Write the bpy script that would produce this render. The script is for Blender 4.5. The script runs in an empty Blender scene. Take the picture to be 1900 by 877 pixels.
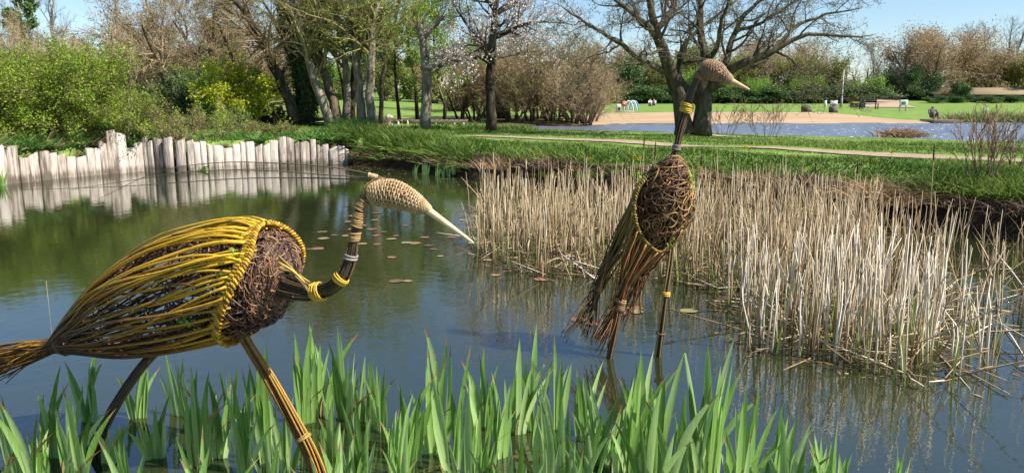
import bpy, math
import numpy as np
rng = np.random.default_rng(11)
scene = bpy.context.scene
C = scene.collection
R = math.radians

# ---------------------------------------------------------------- camera, sky, sun, exposure
FPX, PITCH, CAMZ = 1450.0, math.atan((438.5 - 178) / 1450.0), 2.05
cam_d = bpy.data.cameras.new('camera')
cam = bpy.data.objects.new('camera', cam_d); C.objects.link(cam)
cam.location = (0, 0, CAMZ); cam.rotation_euler = (math.pi / 2 - PITCH, 0, 0)
cam_d.sensor_width = 36; cam_d.lens = 36 * FPX / 1900; cam_d.clip_start = .05; cam_d.clip_end = 3000
scene.camera = cam
SUN_EL, SUN_AZ = R(47), R(110)          # azimuth clockwise from the view direction (+Y)
world = bpy.data.worlds.new('World'); scene.world = world; world.use_nodes = True
wn = world.node_tree.nodes; wl = world.node_tree.links
sky = wn.new('ShaderNodeTexSky'); sky.sky_type = 'NISHITA'; sky.sun_disc = False
sky.sun_elevation = SUN_EL; sky.sun_rotation = SUN_AZ
sky.air_density = 1.0; sky.dust_density = 0.1; sky.ozone_density = 5.0
wl.new(sky.outputs[0], wn['Background'].inputs[0]); wn['Background'].inputs[1].default_value = 0.078
sun_d = bpy.data.lights.new('sun', 'SUN'); sun_d.energy = 5.0; sun_d.angle = R(0.5); sun_d.color = (1, .94, .84)
sun = bpy.data.objects.new('sun', sun_d); C.objects.link(sun)
sdir = np.array([math.sin(SUN_AZ) * math.cos(SUN_EL), math.cos(SUN_AZ) * math.cos(SUN_EL), math.sin(SUN_EL)])
from mathutils import Vector
sun.rotation_euler = Vector(sdir).to_track_quat('Z', 'Y').to_euler()
vs = scene.view_settings
vs.view_transform = 'Standard'; vs.look = 'None'; vs.gamma = 1; vs.exposure = 1.0; vs.use_curve_mapping = False
scene.cycles.use_denoising = True
scene.cycles.max_bounces = 8; scene.cycles.transparent_max_bounces = 8

# ---------------------------------------------------------------- helpers
CP, SP = math.cos(PITCH), math.sin(PITCH)
def ray(px, py):
    u = (np.asarray(px, float) - 950) / FPX; v = (438.5 - np.asarray(py, float)) / FPX
    return np.stack([u, CP + v * SP, -SP + v * CP + 0 * u], -1)
def at(px, py, Y):                       # the point seen at a pixel at world depth Y
    d = ray(px, py); k = np.asarray(Y, float) / d[..., 1]
    return np.array([0, 0, CAMZ]) + d * k[..., None]
def W(px, py, z=0.0):                    # the point seen at a pixel on the level z
    d = ray(px, py); k = (z - CAMZ) / d[..., 2]
    return np.array([0, 0, CAMZ]) + d * k[..., None]
def norm(v): return v / np.maximum(np.linalg.norm(v, axis=-1, keepdims=True), 1e-9)
def smooth(a, b, x):
    t = np.clip((x - a) / (b - a), 0, 1); return t * t * (3 - 2 * t)
def rvec(n): return norm(rng.normal(size=(n, 3)))
def U(a, b, n=None): return rng.uniform(a, b, n)

def spline(pts, n):                      # Catmull-Rom through rows of pts (any width)
    p = np.asarray(pts, float)
    p = np.vstack([2 * p[0] - p[1], p, 2 * p[-1] - p[-2]])
    seg = len(p) - 3; t = np.linspace(0, seg, n); i = np.minimum(t.astype(int), seg - 1); f = (t - i)[:, None]
    a, b, c, d = p[i], p[i + 1], p[i + 2], p[i + 3]
    return .5 * (2 * b + (c - a) * f + (2 * a - 5 * b + 4 * c - d) * f ** 2 + (3 * b - a - 3 * c + d) * f ** 3)

class MB:                                # collects geometry for ONE mesh
    def __init__(s): s.v = []; s.q = []; s.t = []; s.tint = []; s.mi = []; s.n = 0
    def add(s, V, quads=None, tris=None, tint=.5):
        V = np.asarray(V, float).reshape(-1, 3); s.v.append(V)
        s.tint.append(np.broadcast_to(np.asarray(tint, float), (len(V),)).copy())
        if quads is not None and len(quads): s.q.append(np.asarray(quads, int).reshape(-1, 4) + s.n)
        if tris is not None and len(tris): s.t.append(np.asarray(tris, int).reshape(-1, 3) + s.n)
        s.n += len(V); return s
    def tubes(s, P, Rr, S=4, tint=.5, cap=True):
        P = np.asarray(P, float); 
        if P.ndim == 2: P = P[None]
        N, K, _ = P.shape
        Rr = np.broadcast_to(np.asarray(Rr, float), (N, K)).copy()
        if cap:
            P = np.concatenate([P[:, :1], P, P[:, -1:]], 1); Rr = np.concatenate([np.zeros((N, 1)), Rr, np.zeros((N, 1))], 1)
            T0 = np.gradient(P[:, 1:-1], axis=1); T = np.concatenate([T0[:, :1], T0, T0[:, -1:]], 1); K += 2
        else: T = np.gradient(P, axis=1)
        T = norm(T)
        ref = np.where(np.abs(T[:, 0, 2:3]) > .8, np.array([[1., 0, 0]]), np.array([[0, 0, 1.]]))
        n = norm(np.cross(T[:, 0], ref)); Ns = np.empty_like(P)
        for k in range(K):
            n = norm(n - (n * T[:, k]).sum(-1, keepdims=True) * T[:, k]); Ns[:, k] = n
        B = np.cross(T, Ns); a = np.arange(S) * 2 * math.pi / S
        V = P[:, :, None] + Rr[:, :, None, None] * (Ns[:, :, None] * np.cos(a)[:, None] + B[:, :, None] * np.sin(a)[:, None])
        idx = np.arange(N * K * S).reshape(N, K, S); j = np.roll(idx, -1, 2)
        Q = np.stack([idx[:, :-1], j[:, :-1], j[:, 1:], idx[:, 1:]], -1)
        tint = np.asarray(tint, float)
        if tint.ndim == 1: tint = tint[:, None]
        elif tint.ndim == 2 and cap: tint = np.concatenate([tint[:, :1], tint, tint[:, -1:]], 1)
        tt = np.broadcast_to(tint, (N, K))[:, :, None].repeat(S, 2).reshape(-1)
        return s.add(V, Q, tint=tt)
    def box(s, lo, hi, tint=.5, M=None):
        x0, y0, z0 = lo; x1, y1, z1 = hi
        V = np.array([[x0,y0,z0],[x1,y0,z0],[x1,y1,z0],[x0,y1,z0],[x0,y0,z1],[x1,y0,z1],[x1,y1,z1],[x0,y1,z1]], float)
        if M is not None: V = V @ np.asarray(M).T
        return s.add(V, [[0,3,2,1],[4,5,6,7],[0,1,5,4],[1,2,6,5],[2,3,7,6],[3,0,4,7]], tint=tint)
    def leaves(s, P, size, aspect=.5, tint=.5, D=None):   # one folded leaf (two triangles) at each point
        P = np.asarray(P); N = len(P); size = np.broadcast_to(size, (N,))[:, None]
        d = rvec(N) if D is None else D; n = norm(np.cross(d, rvec(N))); b = np.cross(d, n) * .25
        V = np.stack([P, P + d * size * .5 + n * size * aspect * .5 + b * size, P + d * size, P + d * size * .5 - n * size * aspect * .5 + b * size], 1)
        i = np.arange(N)[:, None] * 4
        return s.add(V, tris=np.concatenate([i + [0, 1, 2], i + [0, 2, 3]]), tint=np.repeat(np.broadcast_to(tint, (N,)), 4))
    def blades(s, P, D, L, w, bend, tint=.5, K=3):       # tapering grass or leaf blades, root points P, start direction D
        N = len(P); L = np.broadcast_to(L, (N,)); w = np.broadcast_to(w, (N,)); bend = np.broadcast_to(bend, (N,))
        side = norm(np.cross(D, np.array([0, 0, 1.]) + rvec(N) * .9)); side = norm(side + rvec(N) * .3)
        h = D.copy(); h[:, 2] = 0; h = norm(h + rvec(N) * .01)
        rows = []; p = P.copy(); d = D.copy()
        prof = np.array([.8, 1, .62, .3, 0])[np.linspace(0, 4, K + 1).round().astype(int)]; prof[-1] = 0
        for k in range(K):
            rows += [p - side * (w * prof[k] * .5)[:, None], p + side * (w * prof[k] * .5)[:, None]]
            p = p + d * (L / K)[:, None]; d = norm(d + (h - np.array([0, 0, .5])) * (bend / K)[:, None])
        rows.append(p)
        V = np.stack(rows, 1); n = 2 * K + 1; i = np.arange(N)[:, None] * n
        q = [i + [2*k, 2*k+1, 2*k+3, 2*k+2] for k in range(K - 1)]
        return s.add(V, np.concatenate(q) if q else None, i + [2*K-2, 2*K-1, 2*K], tint=np.repeat(np.broadcast_to(tint, (N,)), n))
    def mesh(s, name, mat, smooth_=False):
        me = bpy.data.meshes.new(name); V = np.concatenate(s.v)
        q = np.concatenate(s.q) if s.q else np.zeros((0, 4), int); t = np.concatenate(s.t) if s.t else np.zeros((0, 3), int)
        me.vertices.add(len(V)); me.vertices.foreach_set('co', V.astype(np.float32).ravel())
        me.loops.add(q.size + t.size); me.loops.foreach_set('vertex_index', np.concatenate([q.ravel(), t.ravel()]).astype(np.int32))
        me.polygons.add(len(q) + len(t))
        me.polygons.foreach_set('loop_start', np.concatenate([np.arange(len(q)) * 4, q.size + np.arange(len(t)) * 3]).astype(np.int32))
        if smooth_: me.polygons.foreach_set('use_smooth', np.ones(len(q) + len(t), bool))
        at_ = me.attributes.new('tint', 'FLOAT', 'POINT'); at_.data.foreach_set('value', np.concatenate(s.tint).astype(np.float32))
        me.update(calc_edges=True); me.materials.append(mat); return me
    def build(s, name, mat, parent=None, smooth_=False, center=False):
        if center: c = np.concatenate(s.v).mean(0) 
        o = bpy.data.objects.new(name, s.mesh(name, mat, smooth_)); C.objects.link(o)
        if parent is not None:
            o.parent = parent
            if parent.get('_loc') is not None: pass
            o.matrix_parent_inverse = parent.matrix_world.inverted()
        return o

def tag(o, label=None, cat=None, group=None, kind=None):
    if label: o['label'] = label
    if cat: o['category'] = cat
    if group: o['group'] = group
    if kind: o['kind'] = kind
    return o
from mathutils import Matrix
def empty(name, loc=(0, 0, 0), rz=0):
    o = bpy.data.objects.new(name, None); C.objects.link(o); o.empty_display_size = .1
    o.matrix_world = Matrix.Translation(Vector([float(q) for q in loc])) @ Matrix.Rotation(rz, 4, 'Z'); return o
def copy_tree(o, parent=None):
    c = o.copy(); C.objects.link(c); c.parent = parent
    for ch in list(o.children): copy_tree(ch, c)
    return c
def place(o, loc, rz=0, sc=1.0):
    o.location = [float(q) for q in loc]; o.rotation_euler = (0, 0, rz); o.scale = (sc,) * 3 if np.isscalar(sc) else sc; return o

def mat(name, ramp, noise=1.0, attr=0.0, obj=0.0, scale=8.0, stretch=(1, 1, 1), rough=.8, bump=0.0, bscale=None, transl=0.0, spec=.3, detail=4.0, coords='Object'):
    m = bpy.data.materials.new(name); m.use_nodes = True; nt = m.node_tree; n = nt.nodes; l = nt.links
    b = n['Principled BSDF']; b.inputs['Roughness'].default_value = rough; b.inputs['Specular IOR Level'].default_value = spec
    tc = n.new('ShaderNodeTexCoord'); mp = n.new('ShaderNodeMapping'); mp.inputs['Scale'].default_value = stretch
    l.new(tc.outputs[coords], mp.inputs[0])
    nz = n.new('ShaderNodeTexNoise'); nz.inputs['Scale'].default_value = scale; nz.inputs['Detail'].default_value = detail; nz.inputs['Roughness'].default_value = .65
    l.new(mp.outputs[0], nz.inputs[0])
    def math_(op, a, b_):
        k = n.new('ShaderNodeMath'); k.operation = op
        for i, q in enumerate((a, b_)):
            if isinstance(q, (int, float)): k.inputs[i].default_value = q
            else: l.new(q, k.inputs[i])
        return k.outputs[0]
    st = math_('MULTIPLY', math_('SUBTRACT', nz.outputs['Fac'], .5), 2.2 * noise); val = math_('ADD', st, .5)
    if attr:
        a = n.new('ShaderNodeAttribute'); a.attribute_name = 'tint'
        val = math_('ADD', val, math_('MULTIPLY', math_('SUBTRACT', a.outputs['Fac'], .5), attr))
    if obj:
        oi = n.new('ShaderNodeObjectInfo'); val = math_('ADD', val, math_('MULTIPLY', math_('SUBTRACT', oi.outputs['Random'], .5), obj))
    cr = n.new('ShaderNodeValToRGB'); e = cr.color_ramp.elements
    ps = [(i / (len(ramp) - 1), c) if len(c) == 3 else (c[3], c[:3]) for i, c in enumerate(ramp)]
    while len(e) < len(ps): e.new(.5)
    for k, (p, c) in enumerate(ps): e[k].position = p; e[k].color = (*c, 1)
    l.new(val, cr.inputs[0]); l.new(cr.outputs[0], b.inputs['Base Color'])
    if bump:
        bp = n.new('ShaderNodeBump'); bp.inputs['Strength'].default_value = min(bump, 1); bp.inputs['Distance'].default_value = .02 * max(bump, 1)
        n2 = n.new('ShaderNodeTexNoise'); n2.inputs['Scale'].default_value = bscale or scale * 2; n2.inputs['Detail'].default_value = 5
        l.new(mp.outputs[0], n2.inputs[0]); l.new(n2.outputs['Fac'], bp.inputs['Height']); l.new(bp.outputs[0], b.inputs['Normal'])
    if transl:
        tr = n.new('ShaderNodeBsdfTranslucent'); mx = n.new('ShaderNodeMixShader'); mx.inputs[0].default_value = transl
        l.new(cr.outputs[0], tr.inputs[0]); l.new(b.outputs[0], mx.inputs[1]); l.new(tr.outputs[0], mx.inputs[2])
        l.new(mx.outputs[0], n['Material Output'].inputs[0])
    return m

# ---------------------------------------------------------------- ground
def wl_(pts, z): return np.array([W(a, b, z)[:2] for a, b in pts])
FENCE = wl_([(-120, 356), (0, 342), (100, 331), (200, 322), (270, 317), (345, 317), (480, 310), (560, 307), (645, 304)], 0)
POND = np.vstack([FENCE, wl_([(665, 308), (700, 308), (760, 314), (860, 330), (1000, 345), (1200, 362), (1350, 378), (1500, 400), (1700, 425), (1900, 450), (2100, 482)], 0),
                  [[9.5, 7], [9, 3.5], [6, 2.3], [-6, 2.3], [-10, 3.5], [-14, 9]]])
LZ = .62
LAKE = np.vstack([wl_([(2600, 285), (2200, 274), (1900, 265), (1700, 259), (1500, 254), (1400, 251), (1250, 247), (1100, 243), (1000, 241), (940, 239)], LZ),
                  wl_([(945, 236), (1000, 234), (1085, 235), (1100, 231), (1300, 229), (1500, 229), (1722, 228.5), (1900, 227), (2300, 226), (2900, 225)], LZ)])
def sd(x, y, poly):
    x = np.asarray(x, float); y = np.asarray(y, float); d = np.full(x.shape, 1e9); ins = np.zeros(x.shape, bool)
    for (ax, ay), (bx, by) in zip(poly, np.roll(poly, -1, 0)):
        ex, ey = bx - ax, by - ay; t = np.clip(((x - ax) * ex + (y - ay) * ey) / (ex * ex + ey * ey + 1e-12), 0, 1)
        d = np.minimum(d, np.hypot(x - ax - t * ex, y - ay - t * ey))
        c = (ay > y) != (by > y); ins ^= c & (x < ex * (y - ay) / (ey if ey else 1e-12) + ax)
    return np.where(ins, -d, d)
def wav(x, y): return .5 * np.sin(x * .9 + 1.3 * np.sin(y * .6)) + .5 * np.sin(y * 1.1 + .7 + 1.1 * np.sin(x * .5)) + .35 * np.sin(2.3 * x + 1.7 * y)
def H(x, y):
    x = np.asarray(x, float); y = np.asarray(y, float)
    dp = sd(x, y, POND); dl = sd(x, y, LAKE)
    base = .45 + .33 * smooth(2, 9, y) + .25 * smooth(45, 75, y) + 1.2 * smooth(84, 125, y) + .5 * smooth(30, 60, y) * smooth(-4, -16, x)
    wide = np.where((x < -4.6) & (y > 10), .2, 1.9) + .5 * wav(x * .7, y * .7) * (x > -4)
    wide = np.maximum(wide, .2)
    t = np.clip(dp / wide, 0, 1)
    zp = np.where(dp > 0, base * (.58 * smooth(0, .16, t) + .42 * smooth(.1, 1, t)), -.55 * np.clip(-dp / .8, 0, 1))
    lw = np.where((y > 38.5) & (x > 3.), 15., np.where(y < 36, 4.5, 1.4))
    zl = np.where(dl > 0, LZ + (base - LZ) * smooth(-.2, 1, dl / lw), LZ - .3 * np.clip(-dl, 0, 1))
    near = (dl > 0) & (y < 36); zl = np.where(near, LZ + .05 * smooth(0, .5, dl) + (base - LZ - .05) * smooth(2.5, 7.5, dl), zl)
    z = np.minimum(zp, zl)
    far = smooth(0, 1.2, np.minimum(dp, dl))
    return z + .03 * wav(x * 1.3, y * 1.3) * far * (y < 45)
def G(px, py):                           # where a pixel's ray meets the ground
    d = ray(px, py); ys = np.concatenate([np.arange(3, 60, .05), np.arange(60, 260, .25)])
    k = ys / d[1]; z = CAMZ + d[2] * k; h = np.maximum(H(d[0] * k, ys), np.where(sd(d[0]*k, ys, LAKE) < 0, LZ, 0)); i = np.argmax(z <= h)
    if z[i] > h[i]: i = len(ys) - 1
    return np.array([d[0] * k[i], ys[i], h[i]])
def on(x, y): return np.array([x, y, float(H(np.array([x]), np.array([y]))[0])])
def line_sd(x, y, pts):
    d = np.full(np.shape(x), 1e9)
    for (ax, ay), (bx, by) in zip(pts[:-1], pts[1:]):
        ex, ey = bx - ax, by - ay; t = np.clip(((x - ax) * ex + (y - ay) * ey) / (ex * ex + ey * ey), 0, 1)
        d = np.minimum(d, np.hypot(x - ax - t * ex, y - ay - t * ey))
    return d

def axis(*segs): return np.unique(np.concatenate([np.arange(a, b + 1e-6, s) for a, b, s in segs]))
gx = axis((-900, -120, 60), (-120, -40, 6), (-40, -16, 1.), (-16, 16, .2), (16, 40, 1.), (40, 120, 6), (120, 900, 60))
gy = axis((-60, -6, 6), (-6, 2, .5), (2, 30, .2), (30, 64, .5), (64, 140, 3), (140, 1500, 60))
GX, GY = np.meshgrid(gx, gy); GZ = H(GX, GY)
GZ = np.where(GY > 140, GZ + 0 * GY, GZ)
i = np.arange(len(gx) * len(gy)).reshape(len(gy), len(gx))
dpG = sd(GX, GY, POND); dlG = sd(GX, GY, LAKE)
soil_shade = np.maximum(smooth(1.1, .5, dpG + .25 * wav(GX * 2.5, GY * 2.5)) * np.where((GX < -4.6) & (GY > 10) & (dpG > .1), .25, 1), smooth(.5, .1, dlG))  # bare soil, spread wider on the pond bank to paint in its shade
thick = smooth(1.5, -.5, np.hypot((GX + 1.) / 9, (GY - 41) / 5) * 2 - 1.4) * (GY > 35)
soil_shade = np.maximum(soil_shade, .8 * thick)
PATH1 = wl_([(880, 252.5), (960, 256), (1050, 261), (1200, 267.5), (1400, 277), (1650, 288), (1900, 299), (2200, 313)], .77)
PATH2 = wl_([(1310, 248), (1430, 252.5), (1550, 257), (1700, 263), (1850, 269), (2000, 275)], .75)
PATH3 = wl_([(100, 240), (260, 238), (330, 237), (450, 241), (600, 239)], .9)
M_ground = mat('grass_ground', [(.08, .125, .02), (.125, .20, .04), (.18, .26, .065), (.05, .034, .020, .9), (.028, .019, .012, 1.0)], noise=.55, attr=1.0, scale=.9, rough=.95, bump=.6, bscale=18, spec=.1)
ground = MB().add(np.stack([GX, GY, GZ], -1), np.stack([i[:-1, :-1], i[:-1, 1:], i[1:, 1:], i[1:, :-1]], -1), tint=(.35 + soil_shade * .75).ravel()).build('ground', M_ground, smooth_=True)
tag(ground, kind='structure')

def strip(name, pts, width, m, lift=.025, n=160, kw=5, jag=.1):
    p = spline(pts, n); t = norm(np.gradient(p, axis=0)); nn = np.stack([-t[:, 1], t[:, 0]], -1)
    s = np.linspace(-.5, .5, kw); wv = width * (1 + jag * np.sin(np.arange(n) * .9) + jag * rng.normal(size=n) * .6)
    xy = p[:, None] + nn[:, None] * (s[None, :, None] * wv[:, None, None])
    z = H(xy[..., 0], xy[..., 1]) + lift; j = np.arange(n * kw).reshape(n, kw)
    o = MB().add(np.concatenate([xy, z[..., None]], -1), np.stack([j[:-1, :-1], j[1:, :-1], j[1:, 1:], j[:-1, 1:]], -1)).build(name, m, smooth_=True)
    return tag(o, kind='structure')
M_path = mat('path_earth', [(.20, .145, .095), (.31, .235, .16), (.40, .315, .23)], noise=.9, scale=5, rough=.95, bump=.3, bscale=40, spec=.1)
M_path2 = mat('path_pale', [(.36, .32, .17), (.50, .44, .26)], noise=.8, scale=4, rough=.95, spec=.1)
M_sand = mat('sand', [(.27, .18, .105), (.37, .26, .16), (.47, .36, .23)], noise=.8, scale=.5, stretch=(.35, 2, 1), rough=.95, bump=.4, bscale=6, spec=.1)
strip('path', PATH1, .85, M_path); strip('path', PATH2, .5, M_path2, jag=.2); strip('path', PATH3, .9, M_path)
sh = wl_([(1040, 231), (1100, 231), (1300, 229), (1500, 229), (1640, 229), (1735, 229)], LZ)
n = 60; a = spline(sh, n); k = 14; f = np.linspace(0, 1, k)
wid = 15.5 * np.minimum(1, np.minimum(np.linspace(.2, 7, n), np.linspace(4, .1, n)))
by = a[:, None, 1] - .6 + f[None] * wid[:, None] + .25 * np.sin(a[:, None, 0] * 1.1); bx = a[:, None, 0] + 0 * f[None] + (by - 41) * .2
j = np.arange(n * k).reshape(n, k)
tag(MB().add(np.stack([bx, by, np.maximum(H(bx, by), .5) + .03], -1), np.stack([j[:-1, :-1], j[1:, :-1], j[1:, 1:], j[:-1, 1:]], -1)).build('beach', M_sand, smooth_=True), kind='structure')

# ---------------------------------------------------------------- water
def water(name, poly_xy, z, deep, rough, s1, b1, s2, b2, stretch):
    m = bpy.data.materials.new(name); m.use_nodes = True; nt = m.node_tree; n = nt.nodes; l = nt.links; b = n['Principled BSDF']
    b.inputs['Roughness'].default_value = rough; b.inputs['IOR'].default_value = 2.35; b.inputs['Specular IOR Level'].default_value = .5
    tc = n.new('ShaderNodeTexCoord'); mp = n.new('ShaderNodeMapping'); mp.inputs['Scale'].default_value = stretch; l.new(tc.outputs['Object'], mp.inputs[0])
    nz = n.new('ShaderNodeTexNoise'); nz.inputs['Scale'].default_value = .5; nz.inputs['Detail'].default_value = 3; l.new(tc.outputs['Object'], nz.inputs[0])
    cr = n.new('ShaderNodeValToRGB'); cr.color_ramp.elements[0].position = .35; cr.color_ramp.elements[1].position = .65
    cr.color_ramp.elements[0].color = (*deep[0], 1); cr.color_ramp.elements[1].color = (*deep[1], 1)
    l.new(nz.outputs['Fac'], cr.inputs[0]); l.new(cr.outputs[0], b.inputs['Base Color'])
    prev = None
    for s, st in ((s1, b1), (s2, b2)):
        w = n.new('ShaderNodeTexNoise'); w.inputs['Scale'].default_value = s; w.inputs['Detail'].default_value = 2; l.new(mp.outputs[0], w.inputs[0])
        bp = n.new('ShaderNodeBump'); bp.inputs['Strength'].default_value = 1; bp.inputs['Distance'].default_value = st
        l.new(w.outputs['Fac'], bp.inputs['Height'])
        if prev: l.new(prev, bp.inputs['Normal'])
        prev = bp.outputs[0]
    l.new(prev, b.inputs['Normal'])
    me = bpy.data.meshes.new(name); me.from_pydata([(x, y, z) for x, y in poly_xy], [], [tuple(range(len(poly_xy)))]); me.materials.append(m)
    o = bpy.data.objects.new(name, me); C.objects.link(o); return tag(o, kind='structure')
water('pond_water', [(-16.5, 2), (12, 2), (12, 17), (4, 24), (-3, 27), (-16.5, 26)], 0.0, [(.016, .023, .008), (.024, .029, .010)], .015, 5, .0022, 22, .0006, (1, 1, 1))
lk = LAKE.copy(); c = lk.mean(0)
water('lake_water', [(-9, 32), (-6, 29), (12, 21), (40, 15), (75, 36), (60, 46), (-9, 44)], LZ, [(.10, .115, .155), (.12, .135, .175)], .3, 2.2, .30, 9, .06, (.6, 1.2, 1))
# ---------------------------------------------------------------- trees
def kids(P, Rr, n, t0, t1, ang, L, K=5, wig=.15, up=.05, rr=.6, rmin=.004, taper=.25, shape=.4, lj=.3, angj=.25):
    N, K0, _ = P.shape; idx = np.repeat(np.arange(N), n); M = len(idx)
    t = t0 + (t1 - t0) * ((np.tile(np.arange(n), N) + U(0, 1, M)) / n)
    f = t * (K0 - 1); i = np.minimum(f.astype(int), K0 - 2); fr = (f - i)[:, None]
    pos = P[idx, i] * (1 - fr) + P[idx, i + 1] * fr; T = norm(P[idx, i + 1] - P[idx, i])
    rad = Rr[idx, i] * (1 - fr[:, 0]) + Rr[idx, i + 1] * fr[:, 0]
    perp = norm(np.cross(T, rvec(M))); a = (ang * (1 + angj * rng.normal(size=M)))[:, None]
    d = norm(np.cos(a) * T + np.sin(a) * perp)
    if np.ndim(L) == 0 and L < 0:        # relative to the parent
        PL = np.linalg.norm(np.diff(P, axis=1), axis=-1).sum(1)[idx]; ln = -L * PL
    else: ln = np.full(M, float(L))
    ln = ln * (1 - shape * t) * (1 + lj * rng.normal(size=M)).clip(.35, 1.8)
    r0 = np.maximum(rad * rr, rmin)
    out = np.empty((M, K, 3)); out[:, 0] = pos
    for k in range(1, K):
        d = norm(d + wig * rng.normal(size=(M, 3)) + np.array([0, 0, up])); out[:, k] = out[:, k - 1] + d * (ln / (K - 1))[:, None]
    RR = r0[:, None] * np.linspace(1, taper, K)[None]
    return out, np.maximum(RR, rmin * .6)
def limb(pts, n=12, wig=.0):             # rows px, py, Y, radius in px -> world polyline
    p = np.array([np.append(at(a, b, y), r * y / FPX) for a, b, y, r in pts]); q = spline(p, n)
    if wig: q[1:, :3] += rng.normal(size=(n - 1, 3)) * wig
    return q[:, :3], np.maximum(q[:, 3], .006)
def twig_points(P, n, jit):
    M, K, _ = P.shape; i = rng.integers(0, M, n); f = U(.1, K - 1.001, n); k = f.astype(int); fr = (f - k)[:, None]
    return P[i, k] * (1 - fr) + P[i, k + 1] * fr + rng.normal(size=(n, 3)) * jit

def bark(name, cols, scale=6): return mat(name, cols, noise=1.1, attr=.3, scale=scale, stretch=(1, 1, .35), rough=.95, bump=1, bscale=scale * 3, spec=.1)
B_dark = bark('bark_dark', [(.018, .014, .010), (.045, .036, .026), (.11, .095, .07)])
B_oak = bark('bark_oak', [(.03, .024, .017), (.075, .06, .04), (.16, .14, .10)], 5)
B_grey = bark('bark_grey', [(.06, .045, .03), (.19, .16, .12), (.38, .34, .28)], 7)
B_brown = bark('bark_brown', [(.05, .036, .024), (.12, .09, .06), (.22, .17, .11)])
T_tan = mat('twigs_tan', [(.21, .15, .09), (.36, .27, .165), (.48, .38, .25)], noise=.4, attr=.8, scale=1, rough=.9, spec=.1)
T_brown = mat('twigs_brown', [(.12, .08, .05), (.23, .16, .10), (.35, .26, .165)], noise=.4, attr=.8, scale=1, rough=.9, spec=.1)
T_olive = mat('twigs_olive', [(.11, .095, .04), (.23, .20, .085), (.34, .31, .15)], noise=.4, attr=.8, scale=1, rough=.9, spec=.1)
T_dark = mat('twigs_dark', [(.05, .04, .03), (.11, .09, .065), (.19, .16, .12)], noise=.4, attr=.8, scale=1, rough=.9, spec=.1)
T_grey = mat('twigs_grey', [(.10, .085, .075), (.19, .165, .15), (.29, .26, .24)], noise=.4, attr=.8, scale=1, rough=.9, spec=.1)
def leafm(name, cols, tr=.35): return mat(name, cols, noise=.35, attr=1.0, scale=.8, rough=.55, transl=tr, spec=.3)
F_shrub = leafm('leaf_fresh', [(.12, .20, .014), (.25, .38, .03), (.40, .54, .06)], .5)
F_lime = leafm('leaf_lime', [(.24, .30, .01), (.42, .46, .02), (.56, .56, .04)])
F_green = leafm('leaf_green', [(.09, .18, .02), (.19, .34, .04), (.30, .48, .06)])
F_olive = leafm('leaf_olive', [(.10, .12, .025), (.21, .22, .05), (.33, .32, .09)])
F_rust = leafm('leaf_rust', [(.20, .14, .075), (.38, .28, .16), (.52, .41, .25)])
F_ivy = leafm('leaf_ivy', [(.025, .05, .015), (.055, .10, .028), (.11, .17, .05)], .15)
F_ever = leafm('leaf_evergreen', [(.03, .07, .018), (.07, .14, .035), (.13, .22, .06)], .2)
F_bloom = leafm('blossom', [(.45, .36, .34), (.66, .57, .55), (.80, .74, .74)], .3)
F_bud = leafm('buds', [(.09, .09, .04), (.17, .16, .08), (.27, .26, .14)], .3)

def finish_tree(name, trunk, branches, bm, tm, foliage=(), loc=None, label=None, cat='tree', group=None, sides=(7, 4)):
    """trunk / branches: lists of (P, R) sets; foliage: list of (points, size, aspect, material, part name)"""
    base = trunk[0][0][0, 0] if loc is None else np.asarray(loc)
    root = empty(name, base)
    mb = MB()
    for P, Rr in trunk: mb.tubes(P, Rr, sides[0], tint=U(.2, .8, len(P)))
    mb.build('trunk', bm, root, smooth_=True)
    if branches:
        mb = MB()
        for P, Rr in branches: mb.tubes(P, Rr, 3 if P.shape[0] > 300 else sides[1], tint=U(0, 1, len(P)), cap=False)
        mb.build('crown', tm, root)
    for pts, size, asp, m, nm in foliage:
        MB().leaves(pts, size * U(.6, 1.3, len(pts)), asp, tint=U(0, 1, len(pts))).build(nm, m, root)['kind'] = 'stuff'
    return tag(root, label, cat, group)

def free_tree(h, spread, stems, lv, trunk_r, lean=.1, fork=.25, K=8, up=.12, wig=.12):
    """a procedural tree at the origin; lv: list of (n, angle, rel length, up, t0)"""
    P = np.zeros((stems, K, 3)); d = np.tile([0, 0, 1.], (stems, 1)) + rng.normal(size=(stems, 3)) * lean
    if stems > 1: 
        az = np.arange(stems) * 2 * math.pi / stems + U(0, 6); d = d + np.stack([np.cos(az), np.sin(az), 0 * az], -1) * spread
    d = norm(d); P[:, 0, :2] = d[:, :2] * .15 * stems ** .5 * (stems > 1)
    for k in range(1, K):
        P[:, k] = P[:, k - 1] + d * h * U(.8, 1.1, (stems, 1)) / (K - 1); d = norm(d + wig * rng.normal(size=(stems, 3)) + [0, 0, up])
    P[:, 0, 2] = -.15
    Rr = trunk_r * np.linspace(1, .25, K)[None].repeat(stems, 0); Rr[:, 0] *= 1.25
    sets = [(P, Rr)]
    for j, (n, ang, rel, u, t0) in enumerate(lv):
        sets.append(kids(*sets[-1], n, t0, 1, ang, -rel, K=5 if j < len(lv) - 1 else 4, wig=.16, up=u, rr=.55, rmin=.006))
    return sets

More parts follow.
